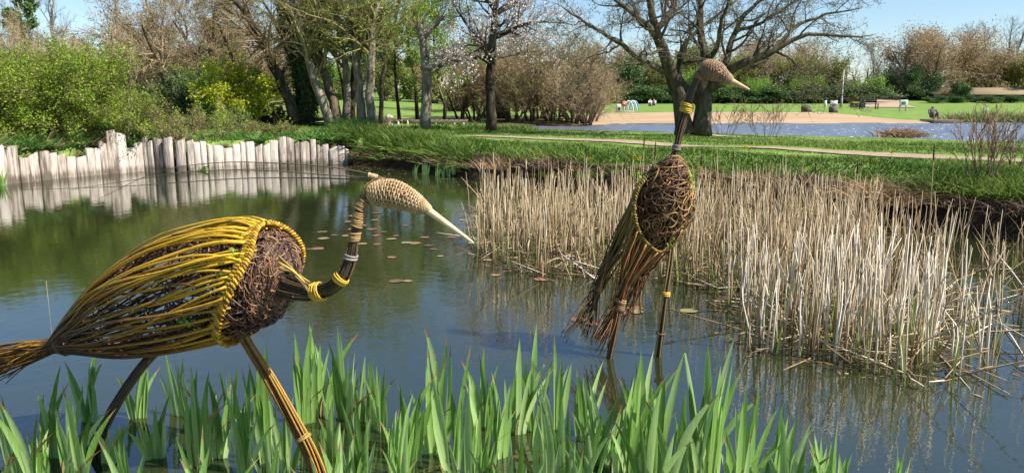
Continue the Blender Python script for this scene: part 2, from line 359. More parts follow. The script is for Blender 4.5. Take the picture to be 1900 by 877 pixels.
# --- the oak between the pond and the lake
OY = 27.0
oak = [[(1272, 249, OY, 24), (1268, 215, OY, 18), (1255, 165, OY, 16), (1240, 122, OY - .2, 14), (1224, 78, OY - .4, 12), (1212, 38, OY - .6, 9), (1203, 0, OY - .8, 6), (1188, -70, OY - 1, 3)],
       [(1300, 250, OY, 23), (1304, 205, OY, 19), (1308, 165, OY, 17), (1312, 128, OY + .2, 12), (1305, 88, OY + .5, 9), (1299, 40, OY + .8, 8), (1300, 0, OY + 1, 6), (1312, -80, OY + 1.2, 3)],
       [(1310, 168, OY, 15), (1340, 148, OY - .4, 13), (1365, 122, OY - .8, 11), (1395, 112, OY - 1, 9), (1430, 98, OY - 1.1, 8), (1475, 74, OY - 1.2, 6), (1525, 62, OY - 1.2, 4), (1580, 70, OY - 1.2, 2.5), (1618, 66, OY - 1.2, 1.2)],
       [(1246, 140, OY, 9), (1215, 126, OY - .3, 7.5), (1180, 108, OY - .7, 6.5), (1150, 80, OY - 1, 5.5), (1118, 60, OY - 1.2, 4.5), (1080, 38, OY - 1.2, 3.2), (1045, 14, OY - 1, 1.5)],
       [(1216, 58, OY - .5, 9), (1238, 32, OY, 8), (1252, 0, OY + .5, 6), (1262, -60, OY + 1, 3)],
       [(1220, 70, OY - .4, 9), (1196, 44, OY - .8, 7), (1168, 22, OY - 1.1, 6), (1140, 0, OY - 1.3, 4), (1100, -30, OY - 1.3, 2)],
       [(1345, 146, OY - .5, 10), (1349, 112, OY, 8.5), (1358, 70, OY + .4, 7), (1382, 30, OY + .6, 5.5), (1415, -10, OY + .6, 3.5), (1430, -60, OY + .6, 2)],
       [(1300, 190, OY, 15), (1262, 150, OY + .6, 8), (1264, 100, OY + 1, 6), (1290, 60, OY + 1.6, 5), (1330, 30, OY + 2, 3.5), (1370, 0, OY + 2.2, 2)],
       [(1395, 112, OY - 1, 7), (1440, 84, OY - .6, 5.5), (1480, 48, OY - .2, 4.5), (1530, 30, OY, 3), (1600, 14, OY, 1.2)],
       [(1440, 96, OY - 1.1, 3.5), (1468, 112, OY - 1.2, 2.6), (1500, 132, OY - 1.3, 1.8), (1545, 138, OY - 1.4, 1)],
       [(1365, 60, OY + .4, 5), (1410, 44, OY + .2, 4), (1455, 18, OY, 3), (1510, -12, OY, 1.5)],
       [(1150, 82, OY - 1, 3), (1128, 96, OY - 1.2, 2.2), (1100, 104, OY - 1.4, 1.4), (1075, 120, OY - 1.5, .8)],
       [(1308, 120, OY + .2, 8), (1332, 84, OY - .6, 6), (1338, 40, OY - 1, 5), (1352, 0, OY - 1.2, 3), (1362, -50, OY - 1.2, 1.5)]]
sets = [limb(l, 14, .02) for l in oak]; P0 = np.stack([s[0] for s in sets]); R0 = np.stack([s[1] for s in sets])
R0 *= .8; R0[2:] *= .9; R0[0, 0] *= 1.15; R0[1, 0] *= 1.15
l1 = kids(P0[2:], R0[2:], 9, .15, 1, .85, 1.7, K=7, wig=.22, up=.03, rr=.5, shape=.35); l1b = kids(P0[:2], R0[:2], 10, .5, 1, .9, 1.8, K=7, wig=.22, up=.03, rr=.4, shape=.3)
l1 = (np.concatenate([l1[0], l1b[0]]), np.concatenate([l1[1], l1b[1]]))
l2 = kids(*l1, 6, .15, 1, .8, .95, K=6, wig=.25, up=.02, rr=.55, rmin=.009); l3 = kids(*l2, 5, .2, 1, .75, .5, K=5, wig=.28, up=.03, rr=.6, rmin=.006)
finish_tree('oak_tree', [(P0, R0)], [l1, l2, l3], B_oak, T_dark, [(twig_points(l3[0], 16000, .05), .06, .5, F_bud, 'buds')], loc=G(1288, 248),
            label='twin-trunked spreading oak with bare dark limbs on the lake bank', sides=(10, 5))

# --- cherry in blossom with the dark straight trunk
CY = 29.5
ch = [[(912, 243, CY, 11), (910, 190, CY, 8.5), (909, 140, CY, 8), (912, 95, CY, 7.5), (917, 40, CY, 6.5), (920, -10, CY, 5), (922, -90, CY, 3)],
      [(910, 118, CY, 5), (890, 106, CY - .5, 4), (868, 112, CY - .9, 3), (845, 118, CY - 1.2, 1.5)], [(914, 70, CY, 5), (945, 58, CY - .4, 4), (975, 44, CY - .8, 3), (1010, 40, CY - 1, 1.5)],
      [(912, 95, CY, 4), (888, 72, CY + .5, 3.5), (862, 40, CY + 1, 2.5), (840, 5, CY + 1.4, 1.3)], [(918, 30, CY, 4), (950, 8, CY + .4, 3), (985, -18, CY + 1, 2), (1010, -60, CY + 1, 1)],
      [(918, 20, CY, 4), (898, -5, CY - .3, 3), (880, -40, CY - .6, 2), (870, -70, CY - .8, 1)], [(911, 110, CY, 3.5), (940, 104, CY + .8, 2.8), (975, 96, CY + 1.6, 2), (1000, 96, CY + 2.2, 1)]]
sets = [limb(l, 12, .02) for l in ch]; P0 = np.stack([s[0] for s in sets]); R0 = np.stack([s[1] for s in sets])
l1 = kids(P0[1:], R0[1:], 8, .15, 1, .8, 1.4, K=6, wig=.15, up=.06, rr=.6); l1b = kids(P0[:1], R0[:1], 16, .45, 1, 1.1, 2.0, K=6, wig=.15, up=.05, rr=.35, shape=.2)
l1 = (np.concatenate([l1[0], l1b[0]]), np.concatenate([l1[1], l1b[1]])); l2 = kids(*l1, 7, .1, 1, .75, .8, K=5, up=.03, rr=.55, rmin=.007); l3 = kids(*l2, 4, .2, 1, .7, .4, K=4, rmin=.005)
finish_tree('cherry_tree', [(P0, R0)], [l1, l2, l3], B_dark, T_dark, [(twig_points(l3[0], 9000, .05), .07, .8, F_bloom, 'blossom')], label='tall cherry with straight dark trunk and pale blossom', sides=(9, 4), loc=G(912, 242))

# --- pollard with sawn stubs
PYY = 30.0
po = [[(789, 238, PYY, 11), (790, 190, PYY, 9.5), (791, 140, PYY, 9), (788, 100, PYY, 8), (781, 62, PYY, 6.5), (777, 46, PYY, 7.5)], [(790, 138, PYY, 8), (802, 128, PYY - .2, 7), (812, 112, PYY - .3, 6.5), (815, 106, PYY - .3, 7.5)],
      [(796, 134, PYY, 6), (818, 122, PYY - .3, 4.5), (832, 112, PYY - .5, 5), (838, 107, PYY - .5, 5.5)], [(786, 72, PYY, 6), (800, 54, PYY + .2, 5), (812, 42, PYY + .3, 4.5), (820, 32, PYY + .3, 5)]]
sets = [limb(l, 12, .015) for l in po]; P0 = np.stack([s[0] for s in sets]); R0 = np.stack([s[1] for s in sets])
l1 = kids(P0[:, -4:], R0[:, -4:], 26, .1, 1, .8, .75, K=5, wig=.12, up=.18, rr=.12, rmin=.008, shape=0); l1b = kids(P0[:1, 4:8], R0[:1, 4:8], 22, 0, 1, 1.2, .8, K=5, up=.12, rr=.1, rmin=.007)
finish_tree('pollard_tree', [(P0, R0)], [l1, l1b], B_grey, T_brown, label='pollarded tree with pale mottled trunk and sawn-off limb stubs', sides=(9, 4), loc=G(789, 238))

# --- the group of close-set trunks behind the palisade
CL = [('leaning dark trunk at the left edge of the tree clump, beside the dark board gate', [(548, 226, 32, 12), (535, 185, 32, 10), (515, 135, 32, 9), (492, 90, 31.6, 8), (468, 45, 31.2, 6), (435, 0, 31, 4), (400, -40, 31, 2)], B_dark, 0),
      ('ivy-clad upright trunk in the tree clump', [(572, 226, 32.5, 13), (573, 170, 32.5, 11), (570, 110, 32.5, 10), (572, 50, 32.5, 9), (578, -10, 32.5, 7), (582, -90, 32.5, 4)], B_dark, 1),
      ('slim ivy-darkened trunk close against the ivy-clad one', [(556, 225, 33, 9), (556, 160, 33, 8), (545, 100, 33, 7), (530, 50, 33.4, 6), (520, 0, 33.6, 5), (500, -70, 34, 3)], B_dark, 1),
      ('tree in the clump with curved spotted trunk that leans left', [(612, 229, 31.5, 10), (600, 195, 31.5, 8.5), (588, 160, 31.5, 8), (574, 115, 31.4, 7), (562, 70, 31.2, 6), (552, 20, 31, 5), (530, -50, 31, 3)], B_grey, 0),
      ('tree in the clump with orange-lit mossy forked trunk', [(622, 230, 31.8, 12), (618, 185, 31.8, 9), (602, 140, 31.9, 8), (590, 100, 32, 7), (588, 50, 32.2, 6), (600, -10, 32.3, 4), (610, -70, 32.4, 3)], B_brown, 0),  # plain brown bark, the same on every side
      ('slender pale trunk in the middle of the tree clump', [(640, 228, 32.4, 9), (646, 185, 32.4, 7), (644, 140, 32.4, 6.5), (634, 95, 32.2, 6), (628, 50, 32, 5), (610, 0, 32, 4), (590, -60, 32, 2)], B_grey, 0),
      ('straight dark slender trunk in the tree clump behind the pale ones', [(653, 226, 33.5, 8), (655, 170, 33.5, 7), (660, 110, 33.5, 6), (655, 50, 33.6, 5), (650, -10, 33.8, 4), (645, -70, 34, 2)], B_dark, 0),
      ('pale mottled trunk beside the dry grass tuft', [(673, 230, 31.6, 10), (669, 185, 31.6, 8), (664, 130, 31.6, 7.5), (662, 80, 31.5, 7), (668, 20, 31.5, 5.5), (672, -60, 31.5, 3)], B_grey, 0),
      ('tall mottled trunk at the clump edge with pinkish bark', [(692, 230, 31.4, 10), (688, 185, 31.4, 8), (689, 130, 31.4, 8), (690, 80, 31.4, 7), (696, 20, 31.4, 6), (706, -60, 31.4, 3)], B_grey, 0),
      ('thin young stem at the outer edge of the clump near the stone lantern', [(706, 230, 32, 5), (708, 180, 32, 4), (714, 120, 32, 3.6), (722, 70, 32, 3), (740, 10, 32, 2), (760, -50, 32, 1)], B_brown, 0)]
for lab, l, bm, ivy in CL:
    p, r = limb(l, 14, .025); P0 = p[None]; R0 = r[None]
    l1 = kids(P0, R0, 18, .36, 1, .9, 2.5, K=7, wig=.13, up=.05, rr=.5, shape=.35); l1 = (l1[0], np.minimum(l1[1], .07))
    l2 = kids(*l1, 8, .1, 1, .7, 1.2, K=5, wig=.16, up=.0, rr=.5, rmin=.007); l3 = kids(*l2, 4, .2, 1, .6, .6, K=4, up=-.03, rr=.6, rmin=.005)
    fol = [(twig_points(l3[0], 1900 if l[0][0] > 630 else 1100, .08), .075, .6, F_shrub if l[0][0] > 630 else F_olive, 'leaves')]
    if ivy:
        k = U(0, 13, 3600); ki = np.minimum(k.astype(int), 12); fr = (k - ki)[:, None]
        q = p[ki] * (1 - fr) + p[ki + 1] * fr + norm(rng.normal(size=(3600, 3)) * [1, 1, .3]) * (r[ki][:, None] + U(0, .12, (3600, 1)))
        fol.append((q, .11, .9, F_ivy, 'ivy'))
    finish_tree('clump_tree', [(P0, R0)], [l1, l2, l3], bm, T_olive if bm is not B_dark else T_brown, fol, label=lab, group='close-set trees behind the palisade', loc=G(l[0][0], 229))

# --- fresh green understorey trees right of the clump, behind the pollard
def leafy(name, px, py, h, lv, tr, nleaf, size, fm, bm, tm, label, cat='tree', group=None, jit=.08, stems=1, spread=.3, up=.12, sc=1, extra=(), Y=None, lean=.1):
    s = free_tree(h, spread, stems, lv, tr, up=up, lean=lean)
    fol = [(twig_points(s[-1][0], nleaf, jit), size, .6, fm, 'leaves')] if nleaf else []
    for (nm, cnt, sz, m2) in extra: fol.append((twig_points(s[-2][0], cnt, jit * 1.5), sz, .7, m2, nm))
    t = finish_tree(name, s[:1], s[1:], bm, tm, fol, loc=(0, 0, 0), label=label, cat=cat, group=group)
    p = G(px, py) if Y is None else on(*at(px, py, Y)[:2]); place(t, p, 0, sc); return t
LV = [(16, 1.05, .42, .05, .15), (8, .75, .5, .0, .15), (6, .7, .5, .0, .15)]
leafy('hornbeam_tree', 742, 226, 6.4, LV, .09, 9000, .10, F_green, B_dark, T_olive, 'fresh green young tree beside the tree clump, behind the stone lantern')
leafy('hornbeam_tree', 825, 222, 6.0, LV, .09, 9000, .10, F_green, B_dark, T_olive, 'fresh green young tree standing behind the pollard', Y=38)
leafy('hornbeam_tree', 775, 222, 7.5, LV, .10, 8000, .10, F_shrub, B_dark, T_olive, 'taller light green tree between the two fresh green ones', Y=41)
leafy('hornbeam_tree', 640, 222, 6.0, LV, .09, 8000, .10, F_green, B_dark, T_olive, 'green-leaved tree seen through the trunks of the clump', Y=40)

# --- the large green shrub and its neighbours on the left
LS = [(14, .8, .5, .08, .1), (8, .7, .55, .06, .15), (6, .7, .5, .05, .15)]
leafy('hazel_shrub', 66, 270, 3.1, LS, .05, 48000, .075, F_shrub, B_brown, T_brown, 'large rounded bright green shrub behind the palisade', 'shrub', stems=15, spread=.95, up=.07, Y=20.9, jit=.12, sc=(.86, .8, .76))
leafy('hazel_shrub', -90, 270, 3.2, LS, .05, 26000, .075, F_shrub, B_brown, T_brown, 'bright green shrub at the end of the palisade beside the large one', 'shrub', stems=11, spread=.95, up=.07, Y=20.4, jit=.12, sc=(1., .8, .72))
leafy('hazel_shrub', 215, 262, 1.9, LS, .04, 12000, .07, F_shrub, B_brown, T_brown, 'lower skirt of green shrub leaning towards the sapling', 'shrub', stems=7, spread=.85, up=.06, Y=21.7, sc=.72)
p, r = limb([(238, 277, 21.6, 2.6), (239, 225, 21.6, 2.2), (239, 165, 21.6, 1.8), (241, 120, 21.6, 1.2), (243, 80, 21.6, .6)], 10); p2, r2 = limb([(239, 172, 21.6, 1.3), (248, 158, 21.5, 1), (252, 140, 21.5, .7), (254, 115, 21.5, .5)], 10)
l1 = kids(np.stack([p, p2]), np.stack([r, r2]), 14, .3, 1, .6, .55, K=5, up=.08, rr=.6, rmin=.005); l2 = kids(*l1, 4, .2, 1, .6, .25, K=4, rmin=.004)
finish_tree('sapling', [(np.stack([p, p2]), np.stack([r, r2]))], [l1, l2], B_grey, T_tan, [(twig_points(l2[0], 350, .03), .04, .6, F_olive, 'buds')], label='thin pale leafless sapling just behind the palisade', loc=G(238, 272))
leafy('maple_shrub', 450, 222, 2.1, LS, .05, 8000, .11, F_lime, B_brown, T_olive, 'yellow-green layered shrub beside the dark board gate', 'shrub', stems=4, spread=.5, up=.0, Y=32)
leafy('maple_shrub', 425, 222, 2.3, LS, .05, 6000, .11, F_shrub, B_brown, T_olive, 'light green shrub behind the yellow-green one', 'shrub', stems=4, spread=.5, up=.02, Y=34)
leafy('evergreen_shrub', 372, 215, 1.9, LS, .05, 9000, .11, F_ever, B_dark, T_brown, 'dark evergreen shrub under the bare trees', 'shrub', stems=6, spread=.7, up=.05, Y=37)
leafy('evergreen_shrub', 305, 215, 1.4, LS, .05, 6000, .11, F_ivy, B_dark, T_brown, 'low very dark shrub beneath the bare grey trunk', 'shrub', stems=6, spread=.8, up=.05, Y=36)

# --- bare trees far left: one mesh per kind, copied
LB = [(11, .85, .62, .06, .12), (8, .7, .55, .02, .15), (7, .65, .5, .0, .15), (5, .6, .5, -.02, .2)]
def bare(name, h, stems, spread, tr, bm, tm, lv=LB, bud=0, fm=None, up=.08, lean=.12):
    s = free_tree(h, spread, stems, lv, tr, up=up, lean=lean)
    return finish_tree(name, s[:1], s[1:], bm, tm, [(twig_points(s[-1][0], bud, .08), .07, .6, fm, 'buds')] if bud else [], loc=(0, 0, 0))
def spot(root, px, Y, rz, sc, label, group, first):
    o = root if first else copy_tree(root); p = at(px, 200, Y); q = on(p[0], p[1]); place(o, q, rz, sc); return tag(o, label, 'tree', group)
ta = bare('bare_tree', 4.2, 4, .8, .16, B_brown, T_tan, bud=9000, fm=F_rust); tb = bare('bare_tree', 4.6, 5, .95, .15, B_dark, T_brown, bud=7000, fm=F_olive)
gB = 'spreading bare trees behind the left shrubs'
for i_, (t, px, Y, rz, sc, lab) in enumerate([(ta, 312, 42, 0, 1.25, 'spreading bare tree with pale grey trunk rising from dark shrubs'), (tb, 395, 46, 1, 1.45, 'bare tree with dark arching limbs behind the evergreen shrub'),
        (ta, 215, 48, 2, 1.2, 'wide tan bare tree rising behind the large green shrub'), (tb, 468, 44, 3, 1.35, 'bare tree behind the yellow-green shrub, dark stems'), (ta, 70, 62, 4, 1.2, 'tan bare tree far behind the large green shrub'),
 (ta, -40, 58, 2.6, 1.25, 'bare tan tree over the end of the palisade'), (ta, 850, 60, 1.1, 1.3, 'bare tree behind the pollard and the cherry')]):
    spot(t, px, Y, rz, sc, lab, gB, i_ < 2)
pn = leafy('pine_tree', 88, 210, 8.5, [(12, 1.0, .28, .1, .55), (7, .7, .5, .05, .2), (5, .7, .5, .05, .3)], .16, 5000, .22, F_ever, B_grey, T_grey, 'tall thin pine showing against the sky above the shrub', Y=64)
tg = bare('bare_tree', 7, 1, .1, .14, B_grey, T_grey, lv=[(16, .6, .38, .12, .25), (8, .55, .5, .08, .2), (6, .5, .5, .05, .2), (4, .5, .5, 0, .2)], up=.02, lean=.03)
for i_, (px, Y, sc, lab) in enumerate([(45, 75, 1.35, 'slender grey bare tree left of the pine'), (128, 72, 1.45, 'slender grey bare tree right of the pine'), (8, 70, 1.2, 'slender grey bare tree beyond the end of the palisade')]): spot(tg, px, Y, i_ * 1.7, sc, lab, 'slender bare trees round the pine', i_ == 0)

# --- thicket on the spit of the lake
th1 = bare('thicket_shrub', 2.6, 7, .45, .055, B_brown, T_tan, lv=[(11, .5, .5, .06, .15), (8, .55, .5, .03, .15), (5, .55, .5, .0, .2)], bud=4000, fm=F_rust); th2 = bare('thicket_shrub', 3.1, 5, .4, .07, B_dark, T_brown, lv=[(12, .6, .5, .04, .2), (8, .6, .5, .02, .15), (5, .55, .5, .0, .2)], bud=3500, fm=F_olive)
gT = 'bare thicket shrubs on the lake spit'
for i_, (t, px, Y, sc) in enumerate([(th1, 1062, 39, 1.0), (th2, 985, 39.5, 1.05), (th1, 950, 40.5, 1.15), (th1, 1025, 41, 1.15), (th2, 1085, 40, .85), (th1, 880, 42, 1.1), (th2, 855, 41, .9), (th1, 1000, 44, 1.35), (th2, 930, 45, 1.45), (th1, 1070, 45, 1.2), (th1, 1098, 43, .9), (th2, 1040, 48, 1.4), (th1, 900, 47, 1.3), (th2, 965, 38.6, .7), (th1, 1092, 39, .65)]):
    o = spot(t, px, Y, i_ * 1.3, sc, 'bare tan thicket shrub on the lake spit between cherry and oak', gT, i_ in (0, 1)); o['category'] = 'shrub'
# --- far side of the lake
gF = 'trees along the far edge of the park'
def far_leafy(h, fm, bm, tm, n, size, stems=3, spread=.5, extra=()):
    s = free_tree(h, spread, stems, [(10, .8, .55, .06, .1), (8, .75, .5, .03, .1), (5, .7, .5, .0, .1)], .16, up=.06)
    return finish_tree('hedge_tree', s[:1], s[1:], bm, tm, [(twig_points(s[-1][0], n, .25), size, .7, fm, 'leaves')] + [(twig_points(s[0][0], c, .35), z, .8, m2, nm) for nm, c, z, m2 in extra], loc=(0, 0, 0))
kinds = {'olive': far_leafy(3.6, F_olive, B_brown, T_olive, 9000, .14), 'green': far_leafy(3.2, F_green, B_dark, T_olive, 6500, .15), 'rust': far_leafy(4.0, F_rust, B_brown, T_tan, 9000, .10), 'dark': far_leafy(3.4, F_ever, B_dark, T_brown, 8000, .18)}
words = {'olive': 'olive-green budding', 'green': 'light green', 'rust': 'reddish-brown budding', 'dark': 'dark ivy-covered'}
used = set()
for i_, (k_, px, Y, sc, lab) in enumerate([('dark', 1158, 98, 1.25, 'by the playground'), ('olive', 1195, 102, 1.2, 'behind the two seated people'), ('olive', 1235, 98, 1.15, 'seen left of the oak trunks'), ('green', 1275, 100, 1.1, 'seen between the oak trunks'), ('green', 1330, 97, 1.1, 'just right of the oak trunks'),
        ('olive', 1375, 99, 1.3, 'below the tall heron beak'), ('rust', 1420, 101, 1.35, 'in the middle of the far hedge'), ('green', 1405, 95, .85, 'low in the far hedge'), ('olive', 1465, 98, 1.25, 'left of the white board'), ('rust', 1500, 103, 1.3, 'behind the low boulder'), ('green', 1500, 95, .95, 'in front of the brown one by the boulder'),
        ('olive', 1540, 98, 1.2, 'behind the white board'), ('dark', 1512, 106, 1.2, 'standing tallest behind the board'), ('green', 1612, 96, .9, 'behind the bins'), ('dark', 1650, 106, 1.0, 'beside the stepped path'), ('dark', 1705, 101, 1.0, 'left of the long low building'), ('rust', 1700, 110, 2.0, 'forming the big dome beside the building'), ('rust', 1750, 108, 2.0, 'forming the right half of the big dome'), ('rust', 1722, 104, 1.75, 'inside the big brown dome'),
        ('olive', 1790, 114, 1.3, 'rising over the roof of the long building'), ('olive', 1850, 114, 1.4, 'right of the small white notice'), ('dark', 1778, 96.5, .62, 'against the building wall'), ('olive', 1890, 113, 1.4, 'at the far end of the building'), ('rust', 1830, 112, 1.5, 'behind the building roof'), ('rust', 1130, 108, 1.6, 'behind the playground'), ('olive', 1290, 112, 1.7, 'tall behind the oak'), ('rust', 1385, 114, 1.7, 'tall in the back row'), ('rust', 1455, 112, 1.75, 'tall behind the middle of the hedge'), ('olive', 1945, 102, 1.4, 'beyond the building end'), ('dark', 1240, 108, 1.2, 'in the back row left of the oak')]):
    o = spot(kinds[k_], px, Y, i_ * 1.9, sc, f'{words[k_]} tree of the far hedge, {lab}', gF, k_ not in used); used.add(k_)
def row_bush(px, Y, sc, i_):  # dark leaf colour of this row paints in shadow along the hedge foot
    o = copy_tree(kinds['dark']); p = at(px, 200, Y); place(o, on(p[0], p[1]), i_, (sc * 1.5, sc * 1.2, sc * .42)); o.name = 'hedge_bush'; return tag(o, 'low dark green bush along the foot of the far hedge', 'bush', 'low bushes at the foot of the far hedge')
for i_, px in enumerate(list(range(1180, 1600, 38)) + [1735, 1770, 1805, 1840, 1875, 1910]): row_bush(px, 94 + (i_ % 3), 1.15 if px < 1600 else .5, i_ * 1.1)
pb = bare('bare_tree', 7.5, 2, .1, .13, B_dark, T_grey, lv=[(14, .55, .33, .12, .3), (8, .5, .5, .08, .2), (6, .5, .5, .05, .2), (3, .5, .5, 0, .2)], up=.03, lean=.05)
for i_, (px, Y, sc, lab) in enumerate([(1803, 118, 1.2, 'bare grey poplar next to the big brown dome'), (1836, 120, 1.3, 'bare grey poplar with twin stems behind the building'), (1872, 117, 1.35, 'bare grey poplar near the end of the building'), (1893, 119, 1.3, 'bare grey poplar over the building end'), (1660, 130, 1.1, 'bare poplar far behind the stepped path'), (1625, 132, 1.05, 'bare poplar far behind the bins'), (1120, 125, 1.1, 'bare poplar far behind the thicket'), (1925, 118, 1.3, 'bare grey poplar beyond the building end'), (1685, 128, 1.15, 'bare poplar behind the left side of the brown dome')]):
    spot(pb, px, Y, i_ * 1.3, sc, lab, 'bare poplars on the skyline', i_ == 0)
tc_ = bare('bare_tree', 4.2, 4, .55, .15, B_dark, T_grey, lv=[(9, .6, .6, .06, .15), (7, .6, .55, .04, .15), (6, .6, .5, .02, .2)])
spot(tc_, 1592, 100, 0, 1.25, 'open bare tree with fanning limbs behind the bins and hut', None, True); spot(tc_, 1690, 104, 2, 1.1, 'bare-limbed tree leaning over the stepped path', None, False)

for i_, px in enumerate(range(-40, 1130, 47)):
    k_ = ('olive', 'rust', 'green', 'rust', 'olive', 'rust')[i_ % 6]; p = at(px, 200, 88 + 7 * (i_ % 2)); o = copy_tree(kinds[k_]); place(o, on(p[0], p[1]), i_ * 1.7, (1.35, 1.35, .95 + .12 * (i_ % 3))); o.name = 'distant_tree'
    tag(o, words[k_] + ' tree in the distant belt beyond the field behind the palisade', 'tree', 'distant tree belt behind the field')
# ---------------------------------------------------------------- willow herons
def willow(name, cols, rough=.55, bump=.2): return mat(name, cols, noise=.2, attr=1.0, obj=.3, scale=30, rough=rough, bump=bump, bscale=60, spec=.4)
M_rod = willow('willow_yellow', [(.045, .020, .007), (.18, .085, .013), (.46, .26, .016), (.64, .40, .024)])
M_rod2 = willow('willow_olive', [(.035, .02, .008), (.11, .065, .015), (.22, .15, .025), (.34, .25, .05)])
M_weave = willow('willow_brown', [(.03, .014, .010), (.09, .042, .026), (.19, .10, .055), (.33, .19, .09)])
M_weave2 = willow('willow_gold_brown', [(.03, .014, .010), (.10, .045, .02), (.24, .125, .04), (.44, .27, .11)])
M_bundle = willow('willow_dark', [(.03, .02, .012), (.09, .06, .03), (.20, .14, .06), (.36, .25, .06)])
M_tie = willow('tie_yellow', [(.26, .14, .015), (.48, .29, .025), (.62, .42, .05)])
M_tieb = willow('tie_brown', [(.09, .05, .02), (.20, .12, .05), (.34, .22, .08)])
M_tieg = willow('tie_grey', [(.16, .13, .11), (.30, .26, .23), (.42, .38, .34)])
M_head = mat('seagrass_cord', [(.19, .115, .055), (.38, .26, .14), (.56, .42, .25)], noise=.4, attr=.8, scale=25, rough=.7, bump=.3, bscale=90)
M_head2 = mat('willow_cord', [(.13, .075, .045), (.26, .165, .10), (.40, .28, .18)], noise=.4, attr=.8, scale=25, rough=.7, bump=.3, bscale=90)
M_beak = mat('beak_wood', [(.50, .36, .19), (.68, .52, .31), (.76, .62, .40)], noise=.8, scale=14, stretch=(1, 6, 6), rough=.5)
M_beak2 = mat('beak_wood_brown', [(.36, .21, .10), (.50, .32, .16), (.60, .42, .22)], noise=.8, scale=14, stretch=(1, 6, 6), rough=.5)
M_crest = willow('crest_rod', [(.05, .035, .025), (.10, .075, .05), (.16, .12, .08)])
M_eye = willow('eye_coil', [(.20, .08, .04), (.36, .17, .10), (.46, .26, .17)])

class Egg:                               # a body: centre line with radii; surface(t, phi) with phi 0 = top, pi/2 = towards the viewer
    def __init__(s, st, wide=1.0):       # rows px, py, half px, Y
        p = np.array([np.append(at(a, b, y), h * y / FPX) for a, b, h, y in st]); s.n = 400
        q = spline(p, s.n); s.c = q[:, :3]; s.r = np.maximum(q[:, 3], .004); s.w = wide
        T = norm(np.gradient(s.c, axis=0)); T = norm(np.stack([np.convolve(np.pad(T[:, i], 25, 'edge'), np.ones(51) / 51, 'valid') for i in range(3)], -1))
        side = norm(np.cross(T, [0, 0, 1.])); side *= np.where(side[:, 1:2] > 0, -1, 1); up = np.cross(side, T); up *= np.sign((up * [0, 0, 1]).sum(-1, keepdims=True) + 1e-9)
        s.side, s.up = side, up; s.px = spline(np.array(st)[:, :2], s.n)
        s.L = np.linalg.norm(np.diff(s.c, axis=0), axis=1).sum()
    def at(s, t, phi, k=1.0):
        f = np.clip(np.asarray(t) * (s.n - 1), 0, s.n - 1.001); i = f.astype(int); fr = f - i
        g = lambda a: a[i] * (1 - fr)[..., None] + a[i + 1] * fr[..., None]
        r = (s.r[i] * (1 - fr) + s.r[i + 1] * fr) * k
        return g(s.c) + g(s.up) * (np.cos(phi) * r)[..., None] + g(s.side) * (np.sin(phi) * r * s.w)[..., None]
    def rad(s, t): return s.r[np.clip((np.asarray(t) * (s.n - 1)).astype(int), 0, s.n - 1)]
def curls(egg, n, tlo, thi, phil, lmin, lmax, K=9, kappa=14., k0=.86, k1=1.03):
    phi0 = U(*phil, n); t0 = np.array([U(tlo(p), thi) for p in phi0]); th = U(0, 2 * math.pi, n); ka = rng.normal(size=n) * kappa; L = U(lmin, lmax, n)
    s = np.linspace(0, 1, K)[None] * L[:, None]; a = th[:, None] + ka[:, None] * s
    ds = (L / (K - 1))[:, None]; x = np.cumsum(np.cos(a) * ds, 1); y = np.cumsum(np.sin(a) * ds, 1)
    t = np.clip(t0[:, None] + x / egg.L, 0.02, .995); r = np.maximum(egg.rad(t), .04); ph = phi0[:, None] + y / r
    k = U(k0, k1, n)[:, None] + .05 * np.sin(np.linspace(0, 1, K)[None] * 9 + th[:, None])
    return egg.at(t, ph, k), s / L[:, None]
def bundle(path, n, N=22, rod=.006, fill=.8, twist=.6, jit=.1):   # rows px, py, Y, half px
    p = spline(np.array([np.append(at(a, b, y), h * y / FPX) for a, b, y, h in path]), N); c = p[:, :3]; r = p[:, 3]
    T = norm(np.gradient(c, axis=0)); nn = norm(np.cross(T, [0, 1., .2])); b = np.cross(T, nn)
    a = np.arange(n) * 2 * math.pi / n + U(0, 1); rr = fill * (1 + jit * rng.normal(size=n)); inner = np.arange(n) % 3 == 2; rr = np.where(inner, rr * .55, rr)
    s = np.linspace(0, 1, N); A = a[:, None] + twist * s[None] + .12 * np.sin(s[None] * 7 + a[:, None] * 5)
    P = c[None] + (nn[None] * np.cos(A)[..., None] + b[None] * np.sin(A)[..., None]) * (np.maximum(r - rod, .002)[None] * rr[:, None])[..., None]
    return P, c, r, T, nn, b
def coil(c, T, r, turns, wire, pitch=None, K=None, tilt=0.0):
    T = norm(T); n = norm(np.cross(T, [.3, 1., .2])); b = np.cross(T, n); K = K or int(turns * 12) + 1; a = np.linspace(0, turns * 2 * math.pi, K); r = r * (1 + .05 * np.sin(a * .37 + U(0, 6))); tilt = tilt + .08 * np.sin(a * .21 + U(0, 6)); h = (np.linspace(-.5, .5, K)) * turns * (pitch or wire * 2)
    return c + n * (np.cos(a) * r)[:, None] + b * (np.sin(a) * r)[:, None] + T * (h + tilt * r * np.cos(a))[:, None]
